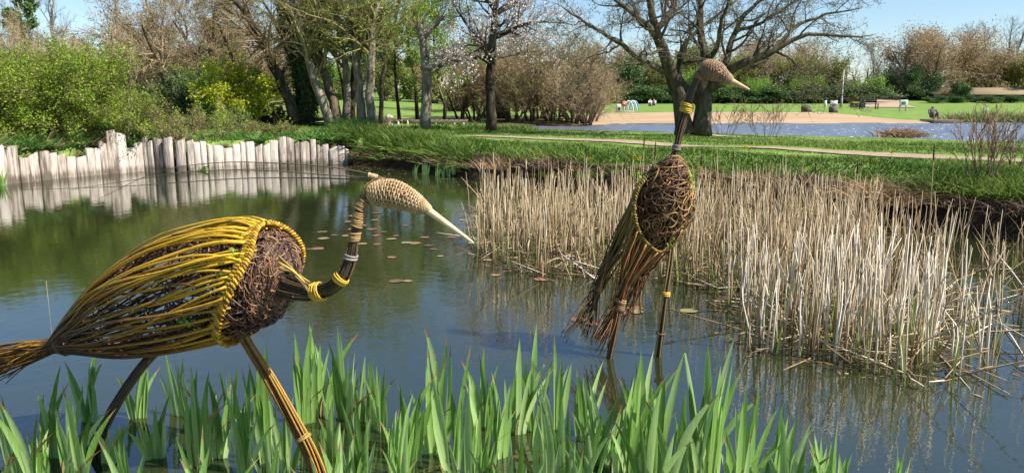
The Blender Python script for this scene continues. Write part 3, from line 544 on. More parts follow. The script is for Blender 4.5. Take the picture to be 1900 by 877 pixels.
def part_bundle(root, name, path, n, rod, m, ties, twist=.6, fill=.85, tint=(.1, .9), core=.5, N=22):
    P, c, r, T, nn, b = bundle(path, n, N, rod, fill, twist, .14); mb = MB()
    mb.tubes(c, r * core + .002, 8, tint=.05)
    o = mb.build(name, m, root, smooth_=True)
    for k in range(n):
        MB().tubes(P[k], np.linspace(rod, rod * .8, N)[None] * U(.75, 1.2), 5, tint=U(*tint)).build('willow_rod', m, o, smooth_=True)
    for f, turns, wire, tm, extra in ties:
        i = int(f * (N - 1)); mt = MB()
        mt.tubes(coil(c[i], T[i], r[i] * .93 + wire * .5 + extra, turns, wire, tilt=U(-.12, .12)), wire, 6, tint=U(.3, .9, 1))
        mt.build('binding', tm, root, smooth_=True)
    return o
def braid(root, curve, wdt, wire, m, name='braided_band', nrm=None, waves=13):
    N = len(curve); T = norm(np.gradient(curve, axis=0)); nn = norm(nrm - (nrm * T).sum(-1, keepdims=True) * T); b = np.cross(T, nn); s = np.linspace(0, 2 * math.pi * waves, N)
    holder = None
    for k in range(3):
        f = s + 2 * math.pi * k / 3
        P = curve + b * (np.sin(f) * wdt * .5)[:, None] + nn * (np.sin(2 * f) * wire * 1.1 + wire)[:, None]
        for e in (-1, 1):
            Q = P + b * (wire * .75 * e)
            mb = MB().tubes(Q, wire * .85, 6, tint=.35 + .5 * U(0, 1) + .15 * np.sin(s)[None])
            o = mb.build(name if holder is None else 'strand', m, root if holder is None else holder, smooth_=True)
            if holder is None: holder = o
def woven_head(root, st, stakes, rings, wire, m):
    e = Egg(st, .9); mb = MB(); a = np.linspace(0, 2 * math.pi, stakes * 4 + 1)
    t = np.linspace(.02, .985, rings)
    for j, tt in enumerate(t):
        k = 1 + .05 * np.sin(a * stakes / 2 + (j % 2) * math.pi)
        mb.tubes(e.at(np.full(len(a), tt) + .012 * np.sin(a), a, k), wire, 5, tint=U(0, 1, 1) * .7 + .3 * (np.sin(a * stakes / 2 + (j % 2) * math.pi)[None] * .5 + .5))
    g = np.linspace(.01, .99, 20); A = np.linspace(0, 2 * math.pi, 20, endpoint=False)
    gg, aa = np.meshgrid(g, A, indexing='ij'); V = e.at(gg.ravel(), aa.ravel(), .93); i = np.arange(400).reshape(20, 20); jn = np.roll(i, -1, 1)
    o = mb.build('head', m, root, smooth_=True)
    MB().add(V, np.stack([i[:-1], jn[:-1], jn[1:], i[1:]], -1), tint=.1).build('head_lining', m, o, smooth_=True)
    mb = MB()
    P = np.stack([e.at(g, np.full(20, q), 1.0) for q in np.arange(stakes) * 2 * math.pi / stakes]); mb.tubes(P, wire * .9, 5, tint=U(.3, 1, stakes)); mb.build('stakes', m, o, smooth_=True)
    return e
def beak(root, a, b, ra, rb, m):
    a, b = np.asarray(a), np.asarray(b); T = norm(b - a); n = norm(np.cross(T, [0, 1., 0])); w = np.cross(T, n); V = []
    for f, r in ((0, ra), (.5, (ra + rb) * .55), (.96, rb * 1.1), (1, rb * .5)):
        c = a + (b - a) * f
        for q in range(8):
            g = q * math.pi / 4 + .39; V.append(c + n * math.cos(g) * r + w * math.sin(g) * r * .8)
    Q = [[k * 8 + q, k * 8 + (q + 1) % 8, k * 8 + 8 + (q + 1) % 8, k * 8 + 8 + q] for k in range(3) for q in range(8)] + [[24, 25, 26, 27], [24, 27, 28, 31], [28, 29, 30, 31]]
    return MB().add(V, Q).build('beak', m, root)
def rods(root, name, P, r, m, tint, S=6):
    for k in range(len(P)): MB().tubes(P[k], r[k], S, tint=tint[k][None]).build(name, m, root, smooth_=True)

# ---- the stooping heron
Yc = 4.12
root = empty('willow_heron', W(380, 905))
tag(root, 'stooping woven willow heron with yellow ribbed back and lowered neck', 'sculpture', 'willow heron sculptures')
E1 = Egg([(100, 641, 13, 4.52), (150, 617, 41, 4.44), (200, 596, 67, 4.37), (250, 574, 88, 4.3), (330, 545, 106, 4.18), (400, 525, 108, 4.08), (465, 508, 102, 3.98), (503, 503, 83, 3.93), (523, 505, 54, 3.9), (534, 508, 14, 3.88)], 1.0)
pxs = E1.px[:, 0]; tt_ = np.linspace(0, 1, E1.n)
def tl1(phi): return np.interp(450 + 50 * np.cos(phi) + 46 * np.sin(phi) ** 2, pxs, tt_)
M = MB(); P, s = curls(E1, 460, lambda p: tl1(p) - .04, .985, (0, 2 * math.pi), .12, .34, K=11, kappa=11)
M.tubes(P, U(.0024, .0048, len(P))[:, None], 5, tint=np.clip(U(.1, 1., len(P))[:, None] + .15 * s, 0, 1))
P, s = curls(E1, 240, lambda p: tl1(p) - .03, .97, (0, 2 * math.pi), .15, .35, K=9, kappa=8, k0=.6, k1=.9); M.tubes(P, .005, 4, tint=U(0, .4, len(P)))
# belly: longer rods that run back under the body
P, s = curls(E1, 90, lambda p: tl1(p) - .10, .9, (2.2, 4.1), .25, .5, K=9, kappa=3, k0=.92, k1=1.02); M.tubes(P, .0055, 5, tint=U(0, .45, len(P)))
body = M.build('chest_weave', M_weave, root, smooth_=True)
M = MB(); P, s = curls(E1, 230, lambda p: .2, .78, (0, 2 * math.pi), .2, .5, K=9, kappa=5, k0=.72, k1=.94); M.tubes(P, .0045, 4, tint=U(0, .8, len(P)))
wing = M.build('inner_weave', M_weave, root, smooth_=True)
n = 120; ph = np.arange(n) * 2 * math.pi / n + rng.normal(size=n) * .05; K = 22
for k in range(n):
    te = tl1(ph[k]) + U(-.01, .02); t = np.concatenate([np.linspace(0, te, K)])
    wob = .15 * np.sin(t * U(3, 8) + U(0, 6)) + (1 - t / te) * U(-.25, .25)
    kk = (1.0 + .04 * rng.normal() + .03 * np.sin(t * 6 + U(0, 6)))
    Pb = E1.at(t, ph[k] + wob, kk)
    c0 = Pb[0]; tip = at(U(-75, 20), U(650, 712) + 0, U(4.45, 4.75)); mid = c0 * .5 + tip * .5 + np.array([0, 0, U(-.01, .03)])
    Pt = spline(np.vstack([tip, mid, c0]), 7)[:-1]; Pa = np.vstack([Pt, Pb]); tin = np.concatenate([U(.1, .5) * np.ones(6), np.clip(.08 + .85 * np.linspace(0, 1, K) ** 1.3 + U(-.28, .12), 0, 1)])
    if math.cos(ph[k]) > .15: tin = np.clip(tin + np.concatenate([np.zeros(6), .28 * np.linspace(0, 1, K) ** .7]), 0, 1)  # rods over the back tinted lighter, sunlight put into the colour
    if math.cos(ph[k]) < -.1: tin = tin * U(.4, .95)  # brown underside rods tinted darker, shade put into the colour
    rr = np.concatenate([np.linspace(.0025, .0055, 6), np.linspace(.0055, .0075, K)])
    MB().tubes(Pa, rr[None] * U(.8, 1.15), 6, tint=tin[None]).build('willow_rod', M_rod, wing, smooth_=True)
a = np.linspace(0, 2 * math.pi, 300); cur = E1.at(tl1(a), a, 1.035); braid(root, cur, .050, .0082, M_rod, nrm=norm(cur - E1.c[int(.8 * E1.n)]), waves=30)
for f, rr_, tn in ((0.012, .042, 3), (.05, .09, 2)):
    i = int(f * E1.n); MB().tubes(coil(E1.c[i], E1.c[i + 4] - E1.c[i], rr_, tn, .005, tilt=.3), .005, 6, tint=.5).build('binding', M_tieb, root, smooth_=True)
part_bundle(root, 'neck', [(490, 518, 3.95, 30), (540, 534, 3.86, 24), (576, 541, 3.8, 18.5), (606, 536, 3.76, 16.5), (632, 517, 3.74, 15), (648, 486, 3.74, 13), (656, 446, 3.74, 10.5), (663, 411, 3.74, 10), (671, 380, 3.75, 10), (686, 360, 3.76, 11)], 22, .0052, M_bundle,
            [(.29, 6, .0052, M_tie, .0), (.45, 4, .0048, M_tie, .0), (.60, 3, .0042, M_tieg, 0), (.69, 5, .0045, M_tieb, 0), (.80, 8, .0045, M_tieb, .001), (.93, 7, .0045, M_tieb, .002)], N=30, tint=(0, .55))
for q in range(7):    # straps that tie neck to breast
    A = at(U(515, 540), U(455, 520), 3.74 + U(0, .06)); Bq = at(572 + U(-6, 4), 525 + U(-2, 22), 3.75)
    MB().tubes(spline([A, (A + Bq) / 2 + [0.01, -.02, .015], Bq], 8), .0055, 5, tint=U(.3, 1)).build('strap', M_tie if q < 1 else M_bundle, root, smooth_=True)
HS1 = woven_head(root, [(680, 354, 11, 3.77), (690, 355, 20, 3.765), (706, 358, 25, 3.76), (732, 361, 26, 3.75), (756, 370, 22, 3.74), (778, 381, 16, 3.73), (792, 387, 9.5, 3.72), (799, 390, 5, 3.715)], 20, 42, .0042, M_head)
beak(root, at(786, 384, 3.72), at(879, 451, 3.66), .020, .006, M_beak)
ec = HS1.at(np.array([.54]), np.array([1.05]), 1.03)[0]; en = norm(ec - HS1.c[int(.54 * 400)])
MB().tubes(coil(ec, en, .011, 2.2, .0045, pitch=.004), .0045, 6, tint=.6).build('eye', M_eye, root, smooth_=True)
mb = MB()
for q in range(9): mb.tubes(spline([at(672 + U(-3, 3), 372 + U(-6, 6), 3.73), at(680 + U(-4, 4), 345, 3.72), at(700 + U(-4, 4), 333 + U(-3, 3), 3.75), at(725 + U(-8, 8), 333, 3.76)], 10), .004, 5, tint=U(0, 1))
mb.build('crown_wrap', M_bundle, root, smooth_=True)
for l in ([(726, 336, 3.76), (690, 324, 3.76), (620, 311, 3.8), (520, 303, 3.86), (400, 302, 3.93), (290, 320, 4.0), (185, 368, 4.05)], [(715, 336, 3.77), (680, 330, 3.77), (600, 324, 3.85), (480, 316, 3.95), (360, 318, 4.05), (240, 335, 4.15), (130, 352, 4.2)], [(705, 338, 3.77), (665, 333, 3.78), (560, 330, 3.85), (450, 331, 3.95), (340, 338, 4.05), (220, 346, 4.15), (40, 352, 4.3)]):
    MB().tubes(spline([at(*q) for q in l], 28), np.linspace(.0042, .0012, 28)[None], 5, tint=.6).build('crest_rod', M_crest, root, smooth_=True)
MB().tubes(coil(at(692, 327, 3.765), at(672, 322, 3.77) - at(700, 330, 3.76), .011, 7, .0035), .0035, 6, tint=.8).build('binding', M_head, root, smooth_=True)
part_bundle(root, 'leg', [(432, 590, 3.95, 13), (462, 640, 3.94, 12), (500, 700, 3.93, 14), (540, 770, 3.92, 15), (572, 830, 3.9, 17), (592, 880, 3.88, 19), (606, 935, 3.86, 21), (612, 975, 3.85, 21)], 16, .0068, M_rod, [(.14, 3, .004, M_bundle, 0), (.55, 3, .0035, M_bundle, 0)], tint=(.15, .85))
part_bundle(root, 'leg_brace', [(425, 600, 4.1, 6), (470, 655, 4.0, 5), (512, 712, 3.95, 5)], 4, .006, M_bundle, [], core=.3)
part_bundle(root, 'leg', [(300, 640, 4.3, 10), (262, 682, 4.28, 10), (225, 735, 4.26, 11), (196, 785, 4.24, 12), (180, 830, 4.22, 12), (172, 880, 4.2, 14), (172, 925, 4.18, 16), (172, 960, 4.17, 16)], 12, .0068, M_bundle, [(.5, 3, .004, M_bundle, 0)], tint=(.0, .4))
mb = MB()
for (px, py, n_) in ((340, 590, 40), (388, 560, 14), (420, 515, 14), (375, 540, 8), (360, 600, 12), (435, 470, 6)):
    c = E1.at(np.array([np.interp(px + 40, pxs, tt_)]), np.array([1.57]), 1.06)[0]; c = at(px, py, c[1] + .02); mb.leaves(c + rng.normal(size=(n_, 3)) * .016, .028, .7, tint=U(.4, 1, n_))
mb.build('sprouting_leaves', F_green, root)

# ---- the upright heron
root2 = empty('willow_heron', W(1180, 662)); tag(root2, 'upright woven willow heron with curly brown breast and raised neck, standing by the reeds', 'sculpture', 'willow heron sculptures')
Y2 = 6.15
E2 = Egg([(1252, 288, 7, 6.0), (1250, 305, 24, 5.98), (1241, 335, 44, 5.98), (1232, 370, 54, 6.0), (1222, 405, 52, 6.03), (1208, 440, 44, 6.08), (1190, 475, 34, 6.14), (1172, 505, 22, 6.2), (1160, 525, 12, 6.24)], 1.0)
e2t = np.linspace(0, 1, E2.n)
def tl2(phi): return .62 + 0 * phi
# phi here: 0 = left/up side of the slanting body, pi/2 = towards the viewer
M = MB(); P, s = curls(E2, 520, lambda p: .03, .66, (0, 2 * math.pi), .14, .42, K=13, kappa=15, k0=.85, k1=1.08)
toned = np.clip(U(0, .75, len(P)), 0, 1); M.tubes(P, U(.003, .0055, len(P))[:, None], 5, tint=toned[:, None] + .15 * s)  # tone drawn at random for each curl
P, s = curls(E2, 260, lambda p: .05, .75, (0, 2 * math.pi), .2, .4, K=9, kappa=6, k0=.5, k1=.85); M.tubes(P, .006, 4, tint=U(0, .35, len(P)))
P, s = curls(E2, 160, lambda p: .5, .97, (0, 2 * math.pi), .2, .45, K=9, kappa=3, k0=.6, k1=.98); M.tubes(P, .005, 4, tint=U(0, .3, len(P)))
M.build('breast_weave', M_weave2, root2, smooth_=True)
# long curls hanging off the breast
M = MB(); P, s = curls(E2, 45, lambda p: .05, .6, (1.2, 3.4), .2, .5, K=15, kappa=20, k0=1.0, k1=1.1); M.tubes(P, U(.003, .005, len(P))[:, None], 5, tint=U(.4, 1, len(P))); M.build('breast_curls', M_weave2, root2, smooth_=True)
BR = spline([np.append(p, y) for p, y in [((1206, 322), 5.95), ((1183, 352), 5.86), ((1176, 392), 5.82), ((1186, 430), 5.83), ((1205, 455), 5.86), ((1224, 466), 5.88), ((1242, 452), 5.92)]], 150)
bc = at(BR[:, 0], BR[:, 1], BR[:, 2]); braid(root2, bc, .034, .0062, M_rod2, nrm=norm(bc - E2.c[180]), waves=15)
# wing rods: from the braid down to three tied tail bundles
T1 = (1108, 532, 6.0); T2 = (1150, 556, 5.98); T3 = (1186, 512, 6.05)
def tail_rods(tie, tips, n, srange, m, tin, tr=10, sub=None):
    hold = None
    for k in range(n):
        f = U(*srange); i = int(f * 149); A = bc[i] + rng.normal(size=3) * .01; tp = at(*(np.array(tips[rng.integers(len(tips))]) + rng.normal(size=3) * [8, 8, .05]))
        if tp[2] < -.25: tp[2] = -.25
        t0 = at(tie[0] + rng.normal() * tr * .45, tie[1] + rng.normal() * 2, tie[2] + rng.normal() * .03)
        mid = A * .5 + t0 * .5 + np.array([-.03 * U(.2, 1.4), -.03 * U(0, 1), -.01]) 
        P = np.vstack([spline(np.stack([A, mid, t0]), 12), spline(np.stack([t0, t0 * .5 + tp * .5 + rng.normal(size=3) * .012, tp]), 7)[1:]])
        mb = MB().tubes(P, np.linspace(.0078, .0034, len(P))[None] * U(.75, 1.15), 5, tint=U(*tin) + np.linspace(.25, -.1, len(P))[None])
        o = mb.build('tail_bundle' if hold is None else 'willow_rod', m, root2 if hold is None else hold, smooth_=True)
        hold = hold or o
    c = at(*tie); MB().tubes(coil(c, np.array([.25, 0, 1.]), tr * .78 * tie[2] / FPX + .006, 3, .006, tilt=.2), .006, 6, tint=.7).build('binding', M_tieb, root2, smooth_=True)
M_rust = willow('willow_rust', [(.06, .022, .010), (.17, .06, .02), (.30, .12, .04), (.40, .20, .07)])
tail_rods(T1, [(1048, 625, 5.9), (1078, 605, 6.0), (1090, 628, 6.0)], 34, (.05, .55), M_rod2, (.0, .5), 12)
tail_rods(T2, [(1106, 632, 5.95), (1122, 634, 5.95), (1114, 633, 6.0)], 18, (.3, .9), M_rod2, (.0, .6), 13)
tail_rods(T2, [(1106, 632, 5.95), (1122, 634, 5.95), (1114, 633, 6.0)], 22, (.3, .8), M_rust, (.1, .8), 14)
tail_rods(T3, [(1160, 600, 6.1), (1150, 580, 6.1), (1182, 590, 6.15)], 22, (.6, .95), M_rust, (.1, .7), 12)
part_bundle(root2, 'neck', [(1240, 318, 5.98, 20), (1250, 292, 5.98, 10), (1257, 268, 5.98, 7.5), (1264, 235, 5.98, 10), (1273, 205, 5.98, 10.5), (1282, 172, 5.98, 8.5), (1293, 146, 5.98, 7.5), (1304, 127, 5.98, 8)], 20, .0058, M_bundle,
            [(.28, 4, .005, M_tieg, 0), (.62, 6, .006, M_tie, .004), (.90, 4, .005, M_tieb, 0)], N=28, tint=(0, .6))
woven_head(root2, [(1302, 119, 7, 5.98), (1308, 123, 13.5, 5.97), (1318, 129, 17.5, 5.95), (1331, 134, 16.5, 5.93), (1343, 142, 11.5, 5.91), (1353, 148, 8.5, 5.9), (1358, 151, 5, 5.89)], 18, 34, .0048, M_head2)
beak(root2, at(1346, 145, 5.9), at(1391, 167, 5.86), .026, .008, M_beak2)
MB().tubes(coil(at(1334, 132, 5.84), np.array([.3, -1, .1]), .012, 2, .0055), .0055, 6, tint=.8).build('eye', M_eye, root2, smooth_=True)
for l in ([(1318, 112, 5.95), (1285, 104, 5.95), (1240, 98, 5.96), (1195, 92, 5.97)], [(1315, 114, 5.95), (1280, 110, 5.97), (1230, 106, 6.0), (1180, 110, 6.0)], [(1312, 114, 5.95), (1270, 100, 6.0), (1225, 90, 6.05), (1170, 84, 6.1)]):
    MB().tubes(spline([at(*q) for q in l], 16), np.linspace(.0038, .0012, 16)[None], 5, tint=.4).build('crest_rod', M_crest, root2, smooth_=True)
part_bundle(root2, 'leg', [(1186, 425, 6.0, 9), (1170, 480, 5.98, 9.5), (1156, 545, 5.97, 9), (1146, 590, 5.96, 9), (1138, 630, 5.95, 9), (1131, 665, 5.94, 9), (1124, 705, 5.93, 9)], 10, .0085, M_bundle, [(.45, 4, .006, M_tieb, 0), (.86, 2, .005, M_tieb, 0)], tint=(.1, .8))
part_bundle(root2, 'leg', [(1247, 440, 5.95, 6.5), (1242, 490, 5.96, 7.5), (1234, 550, 5.97, 7.5), (1228, 600, 5.98, 8.5), (1221, 655, 5.99, 9.5), (1215, 705, 6.0, 9.5)], 10, .0085, M_bundle, [(.42, 3, .006, M_tie, .001), (.68, 2, .004, M_tieb, 0)], tint=(.2, 1))
mb = MB()
for (px, py, n_) in ((1186, 325, 12), (1282, 322, 10), (1284, 345, 8), (1276, 385, 6), (1243, 448, 8)): mb.leaves(at(px, py, 5.85) + rng.normal(size=(n_, 3)) * .02, .035, .6, tint=U(.4, 1, n_))
mb.build('sprouting_leaves', F_green, root2)
# ---------------------------------------------------------------- palisade of split logs
M_log = mat('split_log', [(.12, .098, .075), (.31, .26, .215), (.46, .40, .345), (.57, .51, .45)], noise=1.0, attr=.9, obj=.7, scale=4, stretch=(5, 5, .5), rough=.9, bump=1, bscale=9, spec=.15)
fl = spline(FENCE[:, :2], 900); seg = np.r_[0, np.cumsum(np.linalg.norm(np.diff(fl, axis=0), axis=1))]
def fence_at(s): return np.array([np.interp(s, seg, fl[:, 0]), np.interp(s, seg, fl[:, 1])])
def s_at_px(px): return seg[np.argmin(np.abs(fl[:, 0] / (fl[:, 1] * CP) * FPX + 950 - px))]
tops = [(0, 266), (20, 285), (45, 285), (95, 284), (125, 290), (145, 265), (165, 272), (180, 250), (195, 240), (215, 252), (225, 266), (260, 258), (300, 258), (335, 262), (350, 255), (400, 268), (430, 262), (470, 262), (520, 255), (560, 256), (600, 265), (640, 272)]
for (pa, pb, lab) in ((-110, 338, 'weathered split-log palisade along the pond edge below the large green shrub'), (349, 646, 'weathered split-log palisade along the pond edge in front of the tree clump')):
    fr = empty('palisade_fence', [*fence_at(s_at_px((pa + pb) / 2)), 0]); tag(fr, lab, 'fence', 'log palisades at the pond edge')
    s = s_at_px(pa); end = s_at_px(pb)
    while s < end:
        w = U(.12, .30); c = fence_at(s + w / 2); t = norm(fence_at(s + w) - fence_at(s)); nrm = np.array([t[1], -t[0]]); nrm = nrm * np.sign(-nrm[1])
        px = c[0] / (c[1] * CP) * FPX + 950; top = np.interp(px, [q[0] for q in tops], [q[1] for q in tops]) + U(-5, 9)
        h = at(px, top, c[1])[2]; th = U(.05, .1); pr = U(-.015, .03); lean = U(-.025, .025)
        prof = [(-.5, 0), (-.49, .88), (-.2, 1 + U(-.05, .15)), (.15, 1 + U(-.05, .15)), (.49, .88), (.5, 0)]; sl = U(-.05, .05); V = []
        for z, k in ((-.45, 1), (.09, 1), (.2 + U(0, .06), 1), (h * .5, 1 + U(-.06, .04)), (h - .03, U(.92, 1.)), (h, U(.78, .97))):
            for (a_, b_) in prof:
                q = c + t * (a_ * (w - .012) * k + lean * z) + nrm * (b_ * th * (.9 if z == h else 1) + pr + .12); V.append([*q, z + (sl * a_ * 2 if z > h - .04 else 0) + (U(-.02, .015) if z == h else 0)])
        Q = [[k * 6 + j, k * 6 + (j + 1) % 6, k * 6 + 6 + (j + 1) % 6, k * 6 + 6 + j] for k in range(5) for j in range(6)] + [[30, 31, 32, 33], [30, 33, 34, 35]]
        MB().add(V, Q, tint=np.repeat([.0, .05, .5, .55, .6, .45], 6)).build('picket', M_log, fr); s += w + U(-.012, .004)

# ---------------------------------------------------------------- irises: every clump a plant, every leaf a part
M_iris = mat('iris_leaf', [(.10, .22, .03), (.22, .40, .08), (.36, .55, .17), (.50, .66, .28)], noise=.45, attr=.5, obj=.9, scale=40, stretch=(3, 3, .05), rough=.42, transl=.45, spec=.45, bump=.0)
M_irisd = mat('iris_leaf_dead', [(.20, .13, .05), (.38, .27, .10)], noise=.6, scale=6, rough=.8, transl=.2)
def iris_leaf(L, w, lean, bend, K=9, twist=0.0):   # sword-shaped, folded along its midrib, leaning in the local xz plane
    V = []; x = z = 0.0; a = lean; s = np.linspace(0, 1, K)
    for k, f in enumerate(s):
        ww = w * (.75 + .45 * math.sin(min(f * 2.4, 1.57))) * (1 - max(0, (f - .5) / .5) ** 1.7) ; fold = .18 * ww * (1 - f * .5); tw = twist * f
        for e, o in ((-1, 0), (0, fold), (1, 0)):
            lx = e * ww * .5 * math.cos(tw); ly = e * ww * .5 * math.sin(tw) + o
            V.append([x + lx * math.cos(a), ly, z - lx * math.sin(a)])
        x += L / (K - 1) * math.sin(a); z += L / (K - 1) * math.cos(a); a += bend / (K - 1) * (1 + 2 * max(0, f - .6))
    Q = [[k * 3 + j, k * 3 + j + 1, k * 3 + 4 + j, k * 3 + 3 + j] for k in range(K - 1) for j in range(2)]
    return MB().add(V, Q, tint=np.repeat(np.linspace(.95, .35, K), 3))
LEAF = [iris_leaf(1.0, U(.027, .042), 0.0, b, twist=U(-.35, .35)).mesh('leaf', M_iris, True) for b in (.03, -.08, .12, -.16, .24, -.28, .07, .5, -.03, .18)]
LEAFD = [iris_leaf(1.0, .03, 0, 1.4, twist=.9).mesh('dead_leaf', M_irisd, True)]
for k in (1, 2, 5, 7):
    LEAF[k].materials.append(M_irisd)
    for q in LEAF[k].polygons[-2:]: q.material_index = 1
def iris(p, h, n, rz, label, group, cat='iris', dead=0, spread=.16):
    root = empty('iris_plant', p); tag(root, label, cat, group)
    for k in range(n + dead):
        d = k >= n
        o = bpy.data.objects.new('leaf' if not d else 'dead_leaf', (LEAFD if d else LEAF)[rng.integers(len(LEAFD if d else LEAF))]); C.objects.link(o); o.parent = root
        f = (k - (n - 1) / 2) / max(n - 1, 1) * 2 if not d else U(-1, 1)
        ln = h * (1 - .35 * abs(f) ** 1.5) * U(.72, 1.12) * (.6 if d else 1); tilt = f * spread * U(.6, 1.5) + U(-.05, .05) + (.4 * np.sign(f) if d else 0)
        o.matrix_local = Matrix.Translation((math.cos(rz) * f * .035 + U(-.012, .012), math.sin(rz) * f * .035 + U(-.012, .012), -.06)) @ Matrix.Rotation(rz + U(-.35, .35), 4, 'Z') @ Matrix.Rotation(tilt, 4, 'Y') @ Matrix.Rotation(U(-.1, .1), 4, 'X') @ Matrix.Diagonal((U(.8, 1.15) * (.6 + .4 * ln / .7), 1, ln + .06, 1))
    return root
IR = [(25, 880, 690), (95, 850, 688), (60, 900, 740), (135, 880, 700), (165, 782, 645), (150, 900, 720), (205, 860, 760), (258, 775, 668), (292, 850, 740), (330, 772, 640), (352, 800, 645), (372, 868, 660), (405, 850, 690), (428, 780, 652), (455, 880, 700), (480, 790, 622), (498, 858, 690), (530, 880, 740), (572, 785, 608), (600, 770, 615), (636, 780, 605), (618, 880, 720), (655, 800, 645), (684, 785, 640), (668, 900, 740), (705, 800, 680), (738, 890, 735), (762, 855, 690), (800, 840, 655), (815, 820, 622), (838, 870, 660), (868, 900, 730), (900, 790, 640), (885, 860, 700), (930, 850, 700), (962, 805, 640), (986, 800, 615), (1008, 880, 720), (1032, 795, 622), (1045, 900, 740), (1085, 805, 668), (1112, 860, 690), (1092, 910, 760), (1150, 880, 720), (1190, 830, 640), (1170, 880, 680), (1218, 880, 660), (1252, 905, 690), (1205, 920, 720), (1310, 855, 622), (1322, 890, 660), (1290, 900, 720), (1383, 900, 722), (1370, 930, 740), (1440, 915, 735), (1462, 930, 770), (1520, 930, 775), (1545, 950, 800), (1662, 935, 830)]
for px in range(10, 1270, 120): IR.append((px + U(-20, 20), U(935, 1010), U(780, 860)))
for q in range(4): IR.append((U(20, 1230), U(880, 930), U(750, 830)))
for q, (px, py, top) in enumerate(IR):
    p = W(px, py); h = at(px, top, p[1])[2]; h = max(h, .3)
    side = ['under the tail of the stooping heron', 'beneath the body of the stooping heron', 'round the front leg of the stooping heron', 'in the gap between the two herons', 'by the upright heron', 'where the bed thins out facing the reeds'][int(np.searchsorted([230, 430, 660, 1020, 1285], px))]
    iris(p, h * 1.04, int(U(6, 10)), U(-.7, .7), 'clump of pale green iris leaves ' + side, 'iris clumps in the near shallows', dead=int(U(0, 2.1)), spread=U(.06, .15))
for q, (px, py, top) in enumerate([(770, 322, 300), (786, 324, 296), (792, 325, 298), (812, 326, 300), (822, 326, 298), (832, 327, 297), (842, 327, 296)]):
    p = W(px, py); iris(p, at(px, top, p[1])[2], 6, U(-.5, .5), 'small iris clump at the foot of the grass bank', 'irises below the far grass bank', spread=.1)
for (px, py, top) in ((4, 345, 308), (158, 322, 298), (170, 321, 300), (232, 317, 294), (246, 316, 298)):
    p = W(px, py); iris(p, at(px, top, p[1])[2], 8, U(-.5, .5), 'small blue-green iris tuft against the palisade', 'iris tufts at the palisade', spread=.12)

# ---------------------------------------------------------------- reeds
M_reed = mat('dry_reed', [(.19, .125, .06), (.41, .305, .175), (.59, .505, .375), (.74, .68, .58)], noise=.3, attr=.9, obj=.8, scale=4, rough=.75, spec=.25)
M_reedg = mat('reed_shoot', [(.10, .16, .03), (.17, .27, .05), (.28, .36, .09)], noise=.3, attr=.9, scale=4, rough=.6, transl=.3)
M_tail = mat('bulrush_head', [(.035, .02, .012), (.09, .055, .03)], noise=.8, scale=30, rough=.95)
REG = [np.array([W(*q)[:2] for q in pts]) for pts in ([(868, 470), (905, 505), (1000, 522), (1090, 520), (1200, 522), (1330, 545), (1430, 520), (1600, 480), (1640, 425), (1500, 405), (1300, 398), (1100, 392), (900, 392)],
       [(1330, 545), (1372, 620), (1395, 652), (1540, 672), (1650, 700), (1720, 690), (1760, 600), (1700, 500), (1560, 485), (1400, 525)], [(1650, 700), (1760, 728), (1900, 752), (1990, 760), (1990, 560), (1880, 500), (1740, 480)])]
def scatter(poly, n):
    lo, hi = poly.min(0), poly.max(0); out = np.zeros((0, 2))
    while len(out) < n:
        q = U(0, 1, (n * 3, 2)) * (hi - lo) + lo; q = q[sd(q[:, 0], q[:, 1], poly) < 0]; out = np.vstack([out, q])
    return out[:n]
cl = np.vstack([scatter(REG[0], 250), scatter(REG[1], 150), scatter(REG[2], 14)])
pts = []
for k, (r_, n_) in enumerate(((REG[0], 900), (REG[1], 300), (REG[2], 60))): pts.append(scatter(r_, n_))
pts.append(cl[rng.integers(0, len(cl), 850)] + rng.normal(size=(850, 2)) * .045)
RP = np.vstack(pts); RP = RP[sd(RP[:, 0], RP[:, 1], POND) < -.1]; ctr = W(1180, 640)[:2]; RP = RP[np.hypot(RP[:, 0] - ctr[0], RP[:, 1] - ctr[1]) > .5]
RP = RP[np.argsort(np.hypot(RP[:, 0], RP[:, 1]))]; N = len(RP)
hh = (.42 + .75 * U(0, 1, N) ** .55) * np.where(RP[:, 1] > 8.2, .80, .84); hh *= 1 + .12 * rng.normal(size=N); brk = U(0, 1, N) < .22; hh = np.where(brk, hh * U(.3, .8, N), hh); tl = rng.normal(size=(N, 2)) * .055
wild = U(0, 1, N) < .07; tl[wild] = rng.normal(size=(wild.sum(), 2)) * .5
def reed_poly(i):
    L = hh[i]; r0 = np.array([*RP[i], -.12]); t = np.array([*tl[i], 1.]); P = np.stack([r0, r0 + t * (L * .35 + .12), r0 + t * (L * .7 + .12) + [U(-.01, .01), U(-.01, .01), 0], r0 + t * (L + .12) + [U(-.03, .03), U(-.03, .03), 0]]); return P
rr = U(.0045, .0095, N)
for i in range(300):
    mb = MB().tubes(reed_poly(i), np.array([1, .95, .75, .3])[None] * rr[i], 6, tint=np.array([.15, .5, .65, .7])[None] + U(-.2, .2))
    o = mb.build('reed_stem', M_reed); tag(o, 'dry tan reed stem at the front of the reed bed', 'reed', 'dry reed stems')
    if U(0, 1) < .6:
        f = U(.2, .6); b0 = np.array([*RP[i], 0]) + np.array([*tl[i], 1]) * hh[i] * f; d = norm(np.array([[U(-.5, .5), U(-.5, .5), 1.2]])); 
        MB().blades(b0[None], d, U(.25, .5), U(.008, .014), U(-.2, .5), tint=U(.3, 1)).build('dead_leaf', M_reed, o)
mb = MB(); P = np.stack([reed_poly(i) for i in range(300, N)]); mb.tubes(P, np.array([1, .95, .75, .3])[None] * rr[300:, None], 4, tint=np.array([.15, .5, .65, .7])[None] + U(-.3, .3, N - 300)[:, None])
